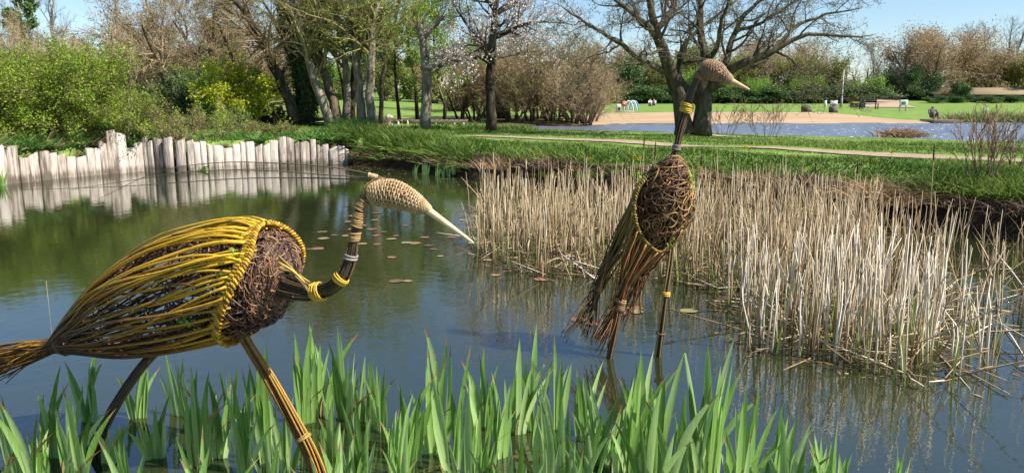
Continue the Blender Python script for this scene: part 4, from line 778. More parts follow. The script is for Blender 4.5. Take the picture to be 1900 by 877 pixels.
i = rng.integers(300, N, 2600); f = U(.05, .6, 2600); b0 = np.concatenate([RP[i], np.zeros((2600, 1))], 1) + np.concatenate([tl[i], np.ones((2600, 1))], 1) * (hh[i] * f)[:, None]
mb.blades(b0, norm(np.concatenate([rng.normal(size=(2600, 2)) * .28, np.ones((2600, 1))], 1)), U(.2, .5, 2600), U(.008, .016, 2600), U(-.2, .7, 2600), tint=U(.2, 1, 2600), K=3)
n_ = 1900; i = rng.integers(0, N, n_); a = U(0, 6.28, n_); e = np.abs(rng.normal(size=n_)) * .25; L = U(.2, .7, n_); p0 = np.concatenate([RP[i], U(-.01, .06, (n_, 1))], 1); dd = np.stack([np.cos(a), np.sin(a), e], -1)
mb.tubes(np.stack([p0, p0 + dd * L[:, None]], 1), U(.003, .006, n_)[:, None], 4, tint=U(0, 1, n_))
tag(mb.build('reeds', M_reed), 'mass of dry tan reed stems behind the front stems of the bed', 'reeds', kind='stuff')
n_ = 1500; q = RP[rng.integers(0, N, n_)] + rng.normal(size=(n_, 2)) * .05
tag(MB().blades(np.concatenate([q, np.full((n_, 1), -.03)], 1), norm(np.concatenate([rng.normal(size=(n_, 2)) * .1, np.ones((n_, 1))], 1)), U(.15, .75, n_), U(.008, .016, n_), U(0, .3, n_), tint=U(0, 1, n_)).build('reed_shoots', M_reedg), 'thin green shoots growing among the dry reeds', 'shoots', kind='stuff')
for q, (px, py, top) in enumerate([(1186, 430, 250), (1088, 430, 268), (1012, 420, 300), (1212, 440, 262), (1300, 430, 285), (1352, 430, 278), (1500, 450, 300), (1585, 450, 300), (1718, 480, 266), (1160, 430, 292), (1055, 425, 300), (1475, 440, 330), (975, 430, 312), (1390, 430, 300)]):
    p = W(px, py); h = at(px, top, p[1])[2]; l_ = U(-.04, .04); r_ = empty('bulrush', p); tag(r_, 'tall bulrush stalk with slim dark seed head above the reed bed', 'bulrush', 'bulrush stalks in the reed bed')
    a, b = p - [0, 0, .15], p + [l_, 0, h]; MB().tubes(np.stack([a, a * .5 + b * .5 + [.01, 0, 0], b]), np.array([[.006, .005, .003]]), 5, tint=.4).build('stalk', M_reed, r_)
    MB().tubes(np.stack([b + (a - b) * .14, b + (a - b) * .10, b + (a - b) * .03, b]), np.array([[.004, .011, .010, .003]]), 6).build('seed_head', M_tail, r_, smooth_=True)
# fallen and leaning stalks
for q, (a, b) in enumerate([((1362, 566, .02), (1420, 590, .0)), ((1380, 545, .25), (1440, 610, .02)), ((1370, 620, .02), (1440, 602, .03)), ((1392, 600, .05), (1450, 640, .0)), ((1060, 520, .0), (1030, 445, .35)), ((1085, 515, .02), (1062, 440, .4)), ((1105, 518, .0), (1040, 470, .25)), ((1120, 522, .0), (1075, 505, .03)), ((1725, 640, .0), (1800, 722, .0)), ((1740, 560, .3), (1800, 640, .05)), ((1760, 650, .02), (1840, 600, .25)), ((1850, 470, .45), (1905, 540, .2)), ((1700, 620, .0), (1770, 650, .02)), ((1860, 600, .02), (1900, 660, .0)), ((1492, 300, .9), (1440, 440, .1)), ((1478, 335, .85), (1530, 450, .1))]):
    A = W(a[0], a[1], a[2]); Bq = W(b[0], b[1], b[2])
    if q >= 14: A = at(a[0], a[1], 8.6); Bq = W(b[0], b[1], .0)
    o = MB().tubes(np.stack([A, (A + Bq) / 2 + [0, 0, .01], Bq]), np.array([[.006, .006, .005]]), 6, tint=.75).build('fallen_reed', M_reed); tag(o, 'broken pale reed stalk leaning or lying on the water', 'reed', 'broken reed stalks')

# ---------------------------------------------------------------- lily pads
M_lily = mat('lily_pad', [(.13, .09, .04), (.24, .09, .065), (.30, .18, .12), (.22, .22, .09)], noise=.3, obj=1.2, scale=6, rough=.35, spec=.5)
a = np.linspace(.12, 2 * math.pi - .12, 15); V = [[0, 0, 0.001]] + [[math.cos(q), math.sin(q), .03 + .05 * math.sin(3 * q + 1)] for q in a]
T_ = [[0, k, k + 1] for k in range(1, 15)]
PADM = MB().add(np.array(V) + [0, 0, 0], tris=T_).mesh('lily_pad', M_lily)
PADS = [(560, 463), (575, 462), (590, 461), (648, 411), (665, 410), (673, 418), (696, 408), (698, 437), (690, 425), (735, 437), (755, 450), (795, 455), (805, 462), (770, 451), (817, 475), (735, 521), (757, 521), (727, 477), (788, 440), (700, 453), (645, 437), (672, 452), (598, 430), (620, 436), (655, 425), (712, 430), (726, 443), (838, 440), (862, 408), (823, 398), (752, 418), (610, 352), (600, 442), (1075, 592), (1150, 580), (1182, 578), (1278, 576), (1345, 554), (1100, 600), (1178, 572), (905, 482), (1005, 518), (920, 510), (700, 395), (642, 382), (655, 400)]
for px, py in PADS:
    p = W(px, py, .004); o = bpy.data.objects.new('lily_pad', PADM); C.objects.link(o); s_ = U(.05, .095); o.location = p + np.array([0, 0, .002]); o.rotation_euler = (U(-.02, .02), U(-.02, .02), U(0, 6.28)); o.scale = (s_, s_ * .9, s_ * .4)
    tag(o, 'small lily pad floating ' + ('on the pond behind the beak of the stooping heron' if px < 870 else 'beside the tail and legs of the upright heron' if px > 1060 else 'on the water at the edge of the reed bed'), 'lily pad', 'lily pads on the pond')

# ---------------------------------------------------------------- bank grass
M_grass = mat('grass_blades', [(.022, .05, .008), (.06, .125, .016), (.14, .235, .035), (.34, .37, .11)], noise=.25, attr=1.0, scale=.7, rough=.6, transl=.35, spec=.2)
n_ = 420000; d = 10 * (4.6 ** U(0, 1, n_)); x = U(-.75, .80, n_) * d; y = d
dp = sd(x, y, POND); dl = sd(x, y, LAKE); p1 = line_sd(x, y, PATH1); p2 = line_sd(x, y, PATH2); p3 = line_sd(x, y, PATH3)
nz = wav(x * 1.9, y * 1.9) * .5 + wav(x * .6 + 3, y * .6) * .5
ok = (dp > np.where(x > -1, .45 + .3 * (nz < 0), .10)) & (dl > .05) & (p1 > .62 + .12 * nz) & (p2 > .22) & (p3 > .4) & ~((y > 37.5) & (x > 2.5)) & ((dp > .45) | (nz > -.55)) & ~((np.hypot((x + 1) / 9, (y - 41) / 5) < 1.2) & (y > 35))
x, y, dp, nz, p1 = x[ok], y[ok], dp[ok], nz[ok], p1[ok]; n_ = len(x)
tall = smooth(2.8, .4, dp) * (x > -5) ; lush = np.exp(-((x + 5.0) ** 2 + (y - 25.2) ** 2) / 2.2) + np.exp(-(((x + 1.5) / 2.8) ** 2 + ((y - 31.) / .9) ** 2))
nz2 = wav(x * 5.1 + 1, y * 4.3) * .5 + wav(x * 3.3, y * 6.1 + 2) * .5
h = (.04 + .06 * np.clip(.5 + nz, 0, 1.2) + .07 * np.clip(nz2, 0, 1) + tall * (.08 + .14 * np.clip(nz + .6, 0, 1.4)) + .38 * lush) * U(.6, 1.5, n_) * np.where(p1 < 1.4, .55, 1) * np.where((dl[ok] < 4) & (x > 1), .5, 1)
pos = np.stack([x, y, H(x, y) - .02], -1)
edge = smooth(.9, .1, dp) * (x > -5)
h = h * (1 + .5 * edge)
dr = norm(np.stack([rng.normal(size=n_) * .45 - .7 * edge, rng.normal(size=n_) * .45 - .15 * tall - .8 * edge, np.ones(n_) - .55 * edge], -1))
tag(MB().blades(pos, dr, h, U(.010, .020, n_) * (1 + .03 * y), U(.3, 1.5, n_), tint=np.clip(.42 + .3 * nz + .2 * nz2 + U(-.35, .4, n_) - .2 * lush, 0, 1), K=2).build('grass', M_grass), 'green grass on the banks and round the paths', 'grass', kind='stuff')

# ---------------------------------------------------------------- bank plants
M_dry = mat('dry_sedge', [(.16, .10, .05), (.32, .21, .11), (.48, .35, .20)], noise=.3, attr=1, scale=5, rough=.9, transl=.15)
M_drydark = mat('dead_roots', [(.05, .03, .02), (.13, .085, .055), (.25, .17, .11)], noise=.3, attr=1, scale=5, rough=.95)
M_herb = mat('herb_leaf', [(.05, .12, .02), (.10, .22, .04), (.18, .33, .08)], noise=.3, attr=1, scale=3, rough=.55, transl=.3)
def tuft(name, p, n, h, sp, w, m, label, cat, group=None, bend=(.3, 1.4), rad=.12):
    q = p + np.concatenate([rng.normal(size=(n, 2)) * rad, np.zeros((n, 1)) - .02], 1); d_ = norm(np.concatenate([(q - p)[:, :2] / max(rad, .01) * sp * .5 + rng.normal(size=(n, 2)) * sp, np.ones((n, 1))], 1))
    o = MB().blades(q - p, d_, h * U(.5, 1.15, n), w * U(.7, 1.3, n), U(*bend, n), tint=U(0, 1, n), K=4).build(name, m); o.location = p; return tag(o, label, cat, group)
def PG(px, py): return G(px, py)
tuft('sedge_tuft', W(287, 312) * [1, 1, 0] , 260, .5, .35, .014, M_dry, 'tan dry sedge tuft in front of the palisade', 'sedge')
tuft('sedge_tuft', PG(1672, 254), 700, .55, .8, .03, M_dry, 'rounded dry sedge tussock at the edge of the lake', 'sedge', rad=.3)
tuft('dead_rush', PG(1505, 352), 500, .55, .7, .018, M_drydark, 'brown dead rush clump on the bank above the reed bed', 'rushes', rad=.22, bend=(.8, 2.2))
tuft('dead_rush', PG(1640, 385), 700, .75, .7, .018, M_dry, 'tan drooping dead rush clump overhanging the water', 'rushes', rad=.25, bend=(1, 2.4))
tuft('dead_rush', PG(1040, 310), 350, .5, .7, .016, M_drydark, 'brown dead rushes on the bank behind the reeds', 'rushes', rad=.35, bend=(.8, 2))
tuft('dead_rush', PG(940, 312), 240, .5, .7, .014, M_dry, 'thin tan dead stems beside the dandelions on the bank', 'rushes', rad=.3, bend=(.1, .6))
tuft('grass_clump', PG(690, 262), 1500, .75, .5, .022, M_grass, 'lush tall dark green grass clump beside the palisade end', 'grass clump', rad=.5)
tuft('grass_clump', PG(755, 258), 800, .5, .5, .02, M_grass, 'lower lush grass clump at the bank top below the pollard', 'grass clump', rad=.45)
tuft('dry_grass', PG(690, 238), 500, .75, .2, .02, M_dry, 'pale dry grass at the foot of the mottled trunks', 'dry grass', rad=.35, bend=(.1, .6))
tuft('sedge_tuft', PG(655, 240), 600, .85, .6, .02, M_herb, 'arching olive sedge clump beside the log pile', 'sedge', rad=.25, bend=(.8, 2))
gh = 'leafy herbs on the ground behind the palisade'
for k in range(26):
    px = U(355, 640); p = PG(px, U(243, 262)); n_ = 130
    tuft('herb_plant', p, n_, U(.22, .42), .8, .04, M_herb, 'broad-leaved green herb growing behind the palisade', 'herb', gh, rad=.14)
for k in range(80):
    px = U(-60, 338); c = fence_at(s_at_px(px)); p = on(c[0] - U(.15, .5), c[1] + U(.25, .7))
    tuft('herb_plant', p, 110, U(.3, .6), .7, .04, M_herb if k % 4 else M_dry, ('leafy green herb' if k % 4 else 'tan dry herb') + ' between the palisade and the large shrub', 'herb', 'herbs under the large shrub', rad=.16)
for px in range(660, 900, 17):
    p = W(px, np.interp(px, [660, 700, 760, 860, 1000], [308, 308, 314, 330, 345])); tuft('dead_grass', np.array([p[0] + .1, p[1] + .25, .28]), 90, U(.25, .45), .7, .012, M_drydark if px % 2 else M_dry, 'brown dead grass hanging over the undercut bank', 'dead grass', 'dead grass along the undercut bank', rad=.12, bend=(1.2, 2.6))
for k in range(60):
    px = U(930, 1960); i0 = [(860, 330), (1000, 345), (1200, 362), (1350, 378), (1500, 400), (1700, 425), (1900, 450), (2100, 482)]
    p = W(px, np.interp(px, [q[0] for q in i0], [q[1] for q in i0])); f = U(.15, .7); p = on(p[0] + .75 * f, p[1] + .65 * f)
    tuft('dead_grass', p, 80, U(.25, .5), .8, .012, (M_drydark, M_dry, M_grass)[k % 3], ('brown dead grass tuft', 'tan dead grass tuft', 'green grass tuft')[k % 3] + ' on the steep bank behind the reed bed', 'grass tuft', 'tufts on the bank behind the reeds', rad=.14, bend=(1.0, 2.6))
for (px, py) in ((60, 332), (75, 330), (378, 316), (478, 309), (520, 305), (613, 303), (624, 303)):
    tuft('herb_plant', W(px, py) * [1, 1, 0] + [0, -.1, .02], 50, .3, .9, .05, M_herb, 'small green weed rooted at the foot of the palisade', 'weed', 'weeds at the palisade foot', rad=.06)
for (px, py, h, lab) in ((330, 262, .8, 'brown bramble tangle behind the palisade gap'), (395, 258, .9, 'brown bramble tangle with green tips in front of the evergreen shrub'), (440, 255, .5, 'brown leafy bramble beside the board gate'), (520, 252, .3, 'low reddish bramble behind the palisade, by the log pile')):
    s = free_tree(h, .8, 9, [(7, .6, .55, .05, .2), (6, .6, .5, 0, .2)], .012, up=.02); t = finish_tree('bramble', s[:1], s[1:], B_brown, T_brown, [(twig_points(s[-1][0], 1500, .05), .05, .6, F_olive if h < .85 else F_green, 'leaves')], loc=(0, 0, 0), label=lab, cat='bramble'); place(t, PG(px, py))
# leafless shrub on the right bank and wispy shrub behind the oak
for (px, py, h, st, lab) in ((1820, 352, 1.05, 13, 'leafless reddish shrub of thin upright stems on the right bank'), (1885, 325, .6, 6, 'small leafless shrub near the right path')):
    s = free_tree(h, .22, st, [(6, .35, .5, .1, .25), (4, .4, .5, .05, .3)], .010, up=.06); s = [(a_, np.minimum(np.maximum(b_, .0035), .012)) for a_, b_ in s]; t = finish_tree('bare_shrub', s[:1], s[1:], B_brown, T_brown, loc=(0, 0, 0), label=lab, cat='shrub'); place(t, PG(px, py))
for (px, py, lab) in ((1345, 249, 'wispy leafless shrub just right of the oak trunk'), (1420, 254, 'wispy leafless shrub farther along the lake edge from the oak')):
    s = free_tree(1.0, .7, 9, [(6, .5, .6, .05, .2), (3, .5, .5, 0, .3)], .008, up=.05); s = [(a_, np.minimum(np.maximum(b_, .005), .01)) for a_, b_ in s]; t = finish_tree('bare_shrub', s[:1], s[1:], B_brown, T_brown, loc=(0, 0, 0), label=lab, cat='shrub'); place(t, PG(px, py))
# dandelions
M_yel = mat('dandelion', [(.6, .42, .01), (.75, .55, .02)], noise=.5, scale=30, rough=.8)
for k, (px, py) in enumerate(((1380, 280), (1388, 283), (1652, 291), (1803, 313), (1095, 300), (1182, 302), (1176, 296))):
    p = PG(px, py + 12); r_ = empty('dandelion', p); tag(r_, 'yellow dandelion flower on the grass bank', 'flower', 'dandelions on the bank')
    MB().tubes(np.stack([p, p + [.01, 0, .2]]), np.array([[.004, .003]]), 5, tint=.6).build('stem', M_herb, r_); c = p + [.01, 0, .2]
    a = U(0, 6.28, 40); e = U(0, 1.3, 40); D_ = np.stack([np.cos(a) * np.cos(e), np.sin(a) * np.cos(e), np.sin(e)], -1); MB().leaves(np.repeat(c[None], 40, 0), .045, .4, D=D_).build('petals', M_yel, r_)
# thin sticks in the water on the left
for (px, py, top) in ((100, 655, 520),):
    p = W(px, py); o = MB().tubes(np.stack([p - [0, 0, .2], p + [0, 0, at(px, top, p[1])[2]]]), .0016, 5, tint=.0).build('thin_cane', M_reed); tag(o, 'thin cane standing upright in open water behind the heron tail', 'cane')

# floating flecks and scum among the reeds and along the banks
n_ = 900; q = np.vstack([RP[rng.integers(0, N, 600)] + rng.normal(size=(600, 2)) * .18, np.array([POND[rng.integers(8, 20)] * [1, 1] + [U(-.6, .6), -abs(U(.1, 1.6))] for k in range(300)])])
q = q[sd(q[:, 0], q[:, 1], POND) < -.05]; n_ = len(q); a = U(0, 6.28, n_); D_ = np.stack([np.cos(a), np.sin(a), 0 * a], -1); S_ = np.stack([-np.sin(a), np.cos(a), 0 * a], -1); L_ = U(.03, .16, n_)[:, None]; w_ = U(.006, .02, n_)[:, None]; c_ = np.concatenate([q, np.full((n_, 1), .004)], 1)
V = np.stack([c_ - D_ * L_ / 2, c_ + S_ * w_ + [0, 0, .002], c_ + D_ * L_ / 2, c_ - S_ * w_ + [0, 0, .002]], 1); i = np.arange(n_)[:, None] * 4
tag(MB().add(V, i + [0, 1, 2, 3], tint=np.repeat(U(0, 1, n_), 4)).build('floating_debris', M_dry), 'flecks of dead reed floating on the pond', 'debris', kind='stuff')
# ---------------------------------------------------------------- things on the banks
M_darkwood = mat('dark_boards', [(.012, .013, .016), (.03, .032, .038), (.06, .06, .065)], noise=.9, obj=.4, scale=6, stretch=(4, 4, .5), rough=.8, bump=.5)
M_slab = mat('grey_sleeper', [(.04, .032, .026), (.11, .09, .075), (.22, .19, .16)], noise=.9, obj=.5, scale=5, stretch=(.6, 4, 4), rough=.9, bump=.8)
M_plank = mat('silver_plank', [(.10, .075, .055), (.20, .16, .12)], noise=.8, scale=5, rough=.9, bump=.4)
M_white = mat('pale_paint', [(.55, .54, .52), (.75, .74, .72)], noise=.7, scale=9, rough=.6)
M_stone = mat('grey_stone', [(.16, .155, .15), (.30, .29, .28), (.44, .43, .42)], noise=.9, scale=5, rough=.95, bump=.8)
M_black = mat('dark_plastic', [(.010, .011, .014), (.022, .024, .028)], noise=.5, scale=10, rough=.5)
M_metal = mat('grey_metal', [(.28, .30, .32), (.40, .42, .44)], noise=.5, scale=8, rough=.4)
M_red = mat('red_panel', [(.50, .07, .04), (.62, .14, .09)], noise=.5, scale=9, rough=.5)
M_blue = mat('blue_tube', [(.10, .25, .42), (.18, .36, .52)], noise=.5, scale=9, rough=.4)
M_green = mat('green_notice', [(.05, .16, .08), (.10, .24, .13)], noise=.5, scale=9, rough=.5)
M_roof = mat('brown_roof', [(.16, .12, .07), (.26, .20, .12)], noise=.8, scale=1.2, stretch=(1, 6, 6), rough=.9)
M_wall = mat('dark_cladding', [(.02, .022, .035), (.035, .038, .055)], noise=.7, scale=2, rough=.85)
M_skin = mat('skin', [(.42, .26, .19), (.50, .33, .25)], noise=.4, scale=9, rough=.6)
M_shirt = mat('white_shirt', [(.62, .62, .64), (.78, .78, .80)], noise=.5, scale=9, rough=.9)
M_trs = mat('dark_trousers', [(.03, .035, .05), (.06, .065, .09)], noise=.5, scale=9, rough=.9)
M_hair = mat('dark_hair', [(.03, .02, .015), (.06, .04, .03)], noise=.5, scale=20, rough=.8)
def box_part(root, name, lo, hi, m, base, bev=.012):
    lo, hi = np.array(lo, float), np.array(hi, float); o = MB().box(lo + base, hi + base).build(name, m, root)
    b = o.modifiers.new('bevel', 'BEVEL'); b.width = bev; b.segments = 2; return o
# dark board gate
p = G(500, 234); g = empty('board_gate', p); tag(g, 'dark weathered board gate with uneven rounded tops beside the yellow-green shrub', 'gate')
sc_ = p[1] / FPX
for k, (px, top) in enumerate([(472, 204), (480, 206), (488, 200), (497, 196), (506, 191), (514, 198), (521, 196)]):
    x = at(px, 230, p[1] + .08 * k)[0]; h = at(px, top, p[1])[2] - p[2]; w = .165; y = p[1] + .1 * k; mb = MB()
    prof = [(-w/2, -.1), (w/2, -.1), (w/2, h - .1), (w/2 * .75, h - .03), (w/2 * .35, h), (-w/2 * .35, h), (-w/2 * .75, h - .03), (-w/2, h - .1)]
    V = [[x + a, y + dy, p[2] + z] for dy in (0, .05) for a, z in prof]; n = 8; Q = [[j, (j + 1) % n, n + (j + 1) % n, n + j] for j in range(n)]
    mb.add(V, Q + [[0, 7, 2, 1], [7, 6, 3, 2], [6, 5, 4, 3]] + [[8, 9, 10, 15], [15, 10, 11, 14], [14, 11, 12, 13]]); mb.build('board', M_darkwood, g)
for z in (.25, .6): MB().tubes(np.stack([[at(466, 230, p[1])[0], p[1] + .06, p[2] + z], [at(526, 230, p[1])[0], p[1] + .72, p[2] + z]]), .035, 4).build('rail', M_darkwood, g)
# low curved front boards
for k in range(9):
    px = 490 + k * 4.4; x = at(px, 230, p[1] - .5)[0]; o = MB().box([x - .05, p[1] - .5 + .02 * k, p[2] - .1], [x + .045, p[1] - .45 + .02 * k, p[2] + .42 + .03 * k]).build('front_board', M_darkwood, g)
# pile of sleepers
gS = 'sleepers of the pile behind the palisade'
for k, (px, py, L, rz, dz, tilt, lab) in enumerate([(556, 232, 1.3, .15, .0, 0, 'lowest grey sleeper of the pile'), (585, 233, 1.2, -.2, .0, 0, 'dark sleeper lying at the near end of the pile'), (565, 231, 1.25, .3, .2, .08, 'grey sleeper lying on top of the pile'), (545, 231, 1.0, .5, .19, .16, 'pale propped-up sleeper on the pile'), (595, 232, .8, -.5, .18, -.1, 'short broken sleeper on top of the pile')]):
    q = G(px, py); o = MB().box([-L / 2, -.13, -.06], [L / 2, .13, .10]).build('sleeper', M_slab); o.location = q + [0, 0, .05 + dz]; o.rotation_euler = (0, tilt, rz); b = o.modifiers.new('bevel', 'BEVEL'); b.width = .02; b.segments = 2; tag(o, lab, 'sleeper', gS)
# stone lantern
p = G(722, 233); g = empty('stone_lantern', p); tag(g, 'small grey stone lantern with domed cap by the bank top', 'lantern')
def lathe(root, name, prof, m, base, S=12):
    a = np.arange(S) * 2 * math.pi / S; V = np.array([[r * math.cos(t), r * math.sin(t), z] for r, z in prof for t in a]) + base; K = len(prof); i = np.arange(K * S).reshape(K, S); j = np.roll(i, -1, 1)
    return MB().add(V, np.stack([i[:-1], j[:-1], j[1:], i[1:]], -1)).build(name, m, root, smooth_=True)
lathe(g, 'base', [(0, -.05), (.17, -.05), (.17, .08), (.09, .1), (.08, .2)], M_stone, p); lathe(g, 'light_box', [(.06, .2), (.13, .21), (.13, .33), (.06, .34)], M_stone, p, 6); lathe(g, 'cap', [(.10, .33), (.21, .34), (.20, .38), (.12, .46), (.04, .5), (0, .5)], M_stone, p)
# boardwalk with pale posts along the inlet
a_, b_ = W(735, 238, .5), W(872, 238.5, .5); a_, b_ = np.array([a_[0], 36.2, LZ]), np.array([b_[0], 36.6, LZ]); g = empty('low_boardwalk', (a_ + b_) / 2); tag(g, 'low plank boardwalk on pale posts over the dark inlet behind the pollard', 'boardwalk')
T = b_ - a_; n = 16
for k in range(n):
    c = a_ + T * (k + .5) / n; o = MB().box(c + [-.1, -.45, .30], c + [.1, .45, .345]).build('plank', M_plank, g)
for k in range(9):
    for dy in (-.4,):
        c = a_ + T * (k + .15) / 8.6; MB().tubes(np.stack([c + [0, dy, -.35], c + [0, dy, .33]]), .045, 8).build('post', M_white, g, smooth_=True)
box_part(g, 'edge_beam', [a_[0], -.53, .22], [b_[0], -.46, .33], M_plank, np.array([0, 36.4, LZ]))

# ---------------------------------------------------------------- far shore
def dims(px0, px1, pt, pb, Y=None):
    q = G((px0 + px1) / 2, pb); s = q[1] / FPX; return q, (px1 - px0) * s, (pb - pt) * s
def panel_sign(name, px0, px1, pt, pb, board_f, mb_, mp, label, face=None):
    q, w, h = dims(px0, px1, pt, pb); g = empty(name, q); tag(g, label, 'sign')
    for e in (-1, 1): box_part(g, 'post', [e * (w / 2 - .06) - .05, -.05, -.2], [e * (w / 2 - .06) + .05, .05, h], mp, q)
    box_part(g, 'board', [-w / 2, -.1, h * (1 - board_f)], [w / 2, -.06, h], mb_, q)
    if face: box_part(g, 'face', [-w * .3, -.115, h * (1 - board_f * .8)], [w * .25, -.103, h - h * board_f * .25], face, q, .002)
    return q, w, h, g
panel_sign('notice_board', 1668, 1682, 186, 207, .5, M_white, M_metal, 'grey framed notice board with green poster at the stepped path', M_green)
q, w, h, g = panel_sign('white_board', 1539, 1552, 187, 208, .45, M_white, M_metal, 'white board on posts behind the brown boulder')
M_ink = mat('board_ink', [(.05, .05, .06), (.10, .10, .11)], noise=.3, scale=10, rough=.7)
for k, (dx, ww) in enumerate(((-.28, .1), (-.08, .16), (.14, .18))): box_part(g, 'lettering', [dx * w / .9 - ww / 2, -.112, h - .42], [dx * w / .9 + ww / 2, -.1035, h - .28], M_ink, q, .002)
panel_sign('small_notice', 1823, 1831, 200, 212, .5, M_white, M_metal, 'small white square notice on the far lake edge')
def rock(px, pb, w, h, m, label, name='boulder', cat='rock'):
    q = G(px, pb); import bmesh; bm = bmesh.new(); bmesh.ops.create_icosphere(bm, subdivisions=3, radius=1)
    for v in bm.verts: f = 1 + .18 * math.sin(3 * v.co.x + px) * math.cos(4 * v.co.y + 1) + .1 * math.sin(5 * v.co.z + 2 * v.co.x); v.co = Vector((v.co.x * f * w / 2, v.co.y * f * w / 2, max(v.co.z * f, -.3) * h * .7 + .1))
    me = bpy.data.meshes.new(name); bm.to_mesh(me); bm.free(); me.materials.append(m); o = bpy.data.objects.new(name, me); C.objects.link(o); o.location = q; return tag(o, label, cat)
rock(1546, 209, .6, .6, M_slab, 'brown boulder in front of the white board'); rock(1495, 208, .7, .6, M_slab, 'grey boulder standing alone at the top of the beach')
q, w, h = dims(1528, 1534, 187, 199); o = MB().tubes(np.stack([q - [0, 0, .2], q + [0, 0, h]]), .12, 8).build('white_post', M_white); tag(o, 'short white post left of the white board', 'post')
q, w, h = dims(1559, 1563, 130, 199); g = empty('lamp_post', q); tag(g, 'tall grey lamp post in front of the hut', 'lamp post')
MB().tubes(np.stack([q - [0, 0, .2], q + [0, 0, .8], q + [0, 0, .85], q + [0, 0, h]]), np.array([[.09, .09, .06, .05]]), 10).build('pole', M_metal, g, smooth_=True); box_part(g, 'lamp_head', [-.07, -.4, h - .02], [.07, .08, h + .05], M_metal, q)
for k, px in enumerate((1585, 1597)):
    q, w, h = dims(px - 6, px + 6, 190, 200); g = empty('litter_bin', q); tag(g, ('dark litter bin with yellow lid edge behind the beach', 'dark litter bin next to the dark bench')[k], 'bin', 'litter bins behind the beach')
    box_part(g, 'body', [-w / 2, -.3, -.1], [w / 2, .3, h * .85], M_black, q, .04); box_part(g, 'lid', [-w / 2 - .03, -.33, h * .85 + .003], [w / 2 + .03, .33, h], M_black if k else M_yel, q, .03)
q = G(1612, 203); g = empty('park_bench', q); tag(g, 'dark park bench on the grass right of the bins', 'bench')
for k in range(3): box_part(g, 'seat_slat', [-.75, -.25 + .16 * k, .42], [.75, -.12 + .16 * k, .46], M_darkwood, q)
for k in range(2): box_part(g, 'back_slat', [-.75, .28, .58 + .16 * k], [.75, .31, .70 + .16 * k], M_darkwood, q)
for e in (-.65, .65): box_part(g, 'leg', [e - .04, -.22, -.1], [e + .04, -.16, .419], M_black, q); box_part(g, 'leg', [e - .04, .2, -.1], [e + .04, .278, .85], M_black, q)
# stepped path to the trees
M_step = mat('step_gravel', [(.30, .21, .15), (.42, .31, .22)], noise=.8, scale=2, rough=.95)
pp = np.array([G(1646, 200)[:2], G(1643, 196)[:2], G(1640, 192)[:2], at(1636, 185, 118)[:2]]); strip('path', pp, 4.5, M_step, lift=.05, n=30, jag=.03)
st_ = wl_([(1500, 205), (1530, 206.5), (1560, 208.5)], .95)
# long low building and hut
def house(name, px0, px1, eave, ridge, base, Y, wm, rm, label, depth=6.):
    a, b = at(px0, eave, Y), at(px1, eave, Y); zb = on(a[0], Y)[2] - .3; r = at(px0, ridge, Y)[2]; g = empty(name, [(a[0] + b[0]) / 2, Y + depth / 2, zb + .3]); tag(g, label, 'building')
    MB().box([a[0], Y, zb], [b[0], Y + depth, a[2]]).build('wall', wm, g)
    o_ = .35; x0, x1 = a[0] - o_, b[0] + o_; y0, y1, ym = Y - o_, Y + depth + o_, Y + depth / 2; t = .12; z = a[2] - .05
    V = [[x, y, zz + dz] for dz in (0, t) for x in (x0, x1) for y, zz in ((y0, z), (ym, r), (y1, z))]
    Q = [[0, 1, 4, 3], [1, 2, 5, 4], [6, 9, 10, 7], [7, 10, 11, 8], [0, 3, 9, 6], [2, 8, 11, 5], [0, 6, 7, 1], [1, 7, 8, 2], [3, 4, 10, 9], [4, 5, 11, 10]]
    rf = MB().add(V, Q).build('roof', rm, g)
    MB().add([[a[0], Y + .05, z], [a[0], Y + depth - .05, z], [a[0], ym, r - .05], [b[0], Y + .05, z], [b[0], Y + depth - .05, z], [b[0], ym, r - .05]], tris=[[0, 1, 2], [3, 5, 4]]).build('gable', wm, g)
    return g, a, b, zb
g, a, b, zb = house('long_building', 1736, 1990, 176, 164, 200, 99, M_wall, M_roof, 'long low dark-walled building with brown roof behind the trees', 8)
for k in range(12): x = a[0] + .4 + k * 1.5; box_part(g, 'wall_panel', [x, 99 - .06, zb + .2], [x + 1.35, 99 - .003, a[2] - .1], M_wall, np.zeros(3))
M_hutr = mat('hut_roof', [(.04, .04, .045), (.08, .08, .085)], noise=.8, scale=2, rough=.9); M_hutw = mat('hut_wall', [(.10, .095, .09), (.16, .15, .14)], noise=.8, scale=2, rough=.9)
g, a, b, zb = house('hut', 1563, 1590, 157, 149, 195, 104, M_hutw, M_hutr, 'small grey hut with dark roof behind the lamp post', 3); box_part(g, 'door', [a[0] + .5, 103.93, zb + .2], [a[0] + 1.2, 103.997, zb + 2.3], M_hutr, np.zeros(3))
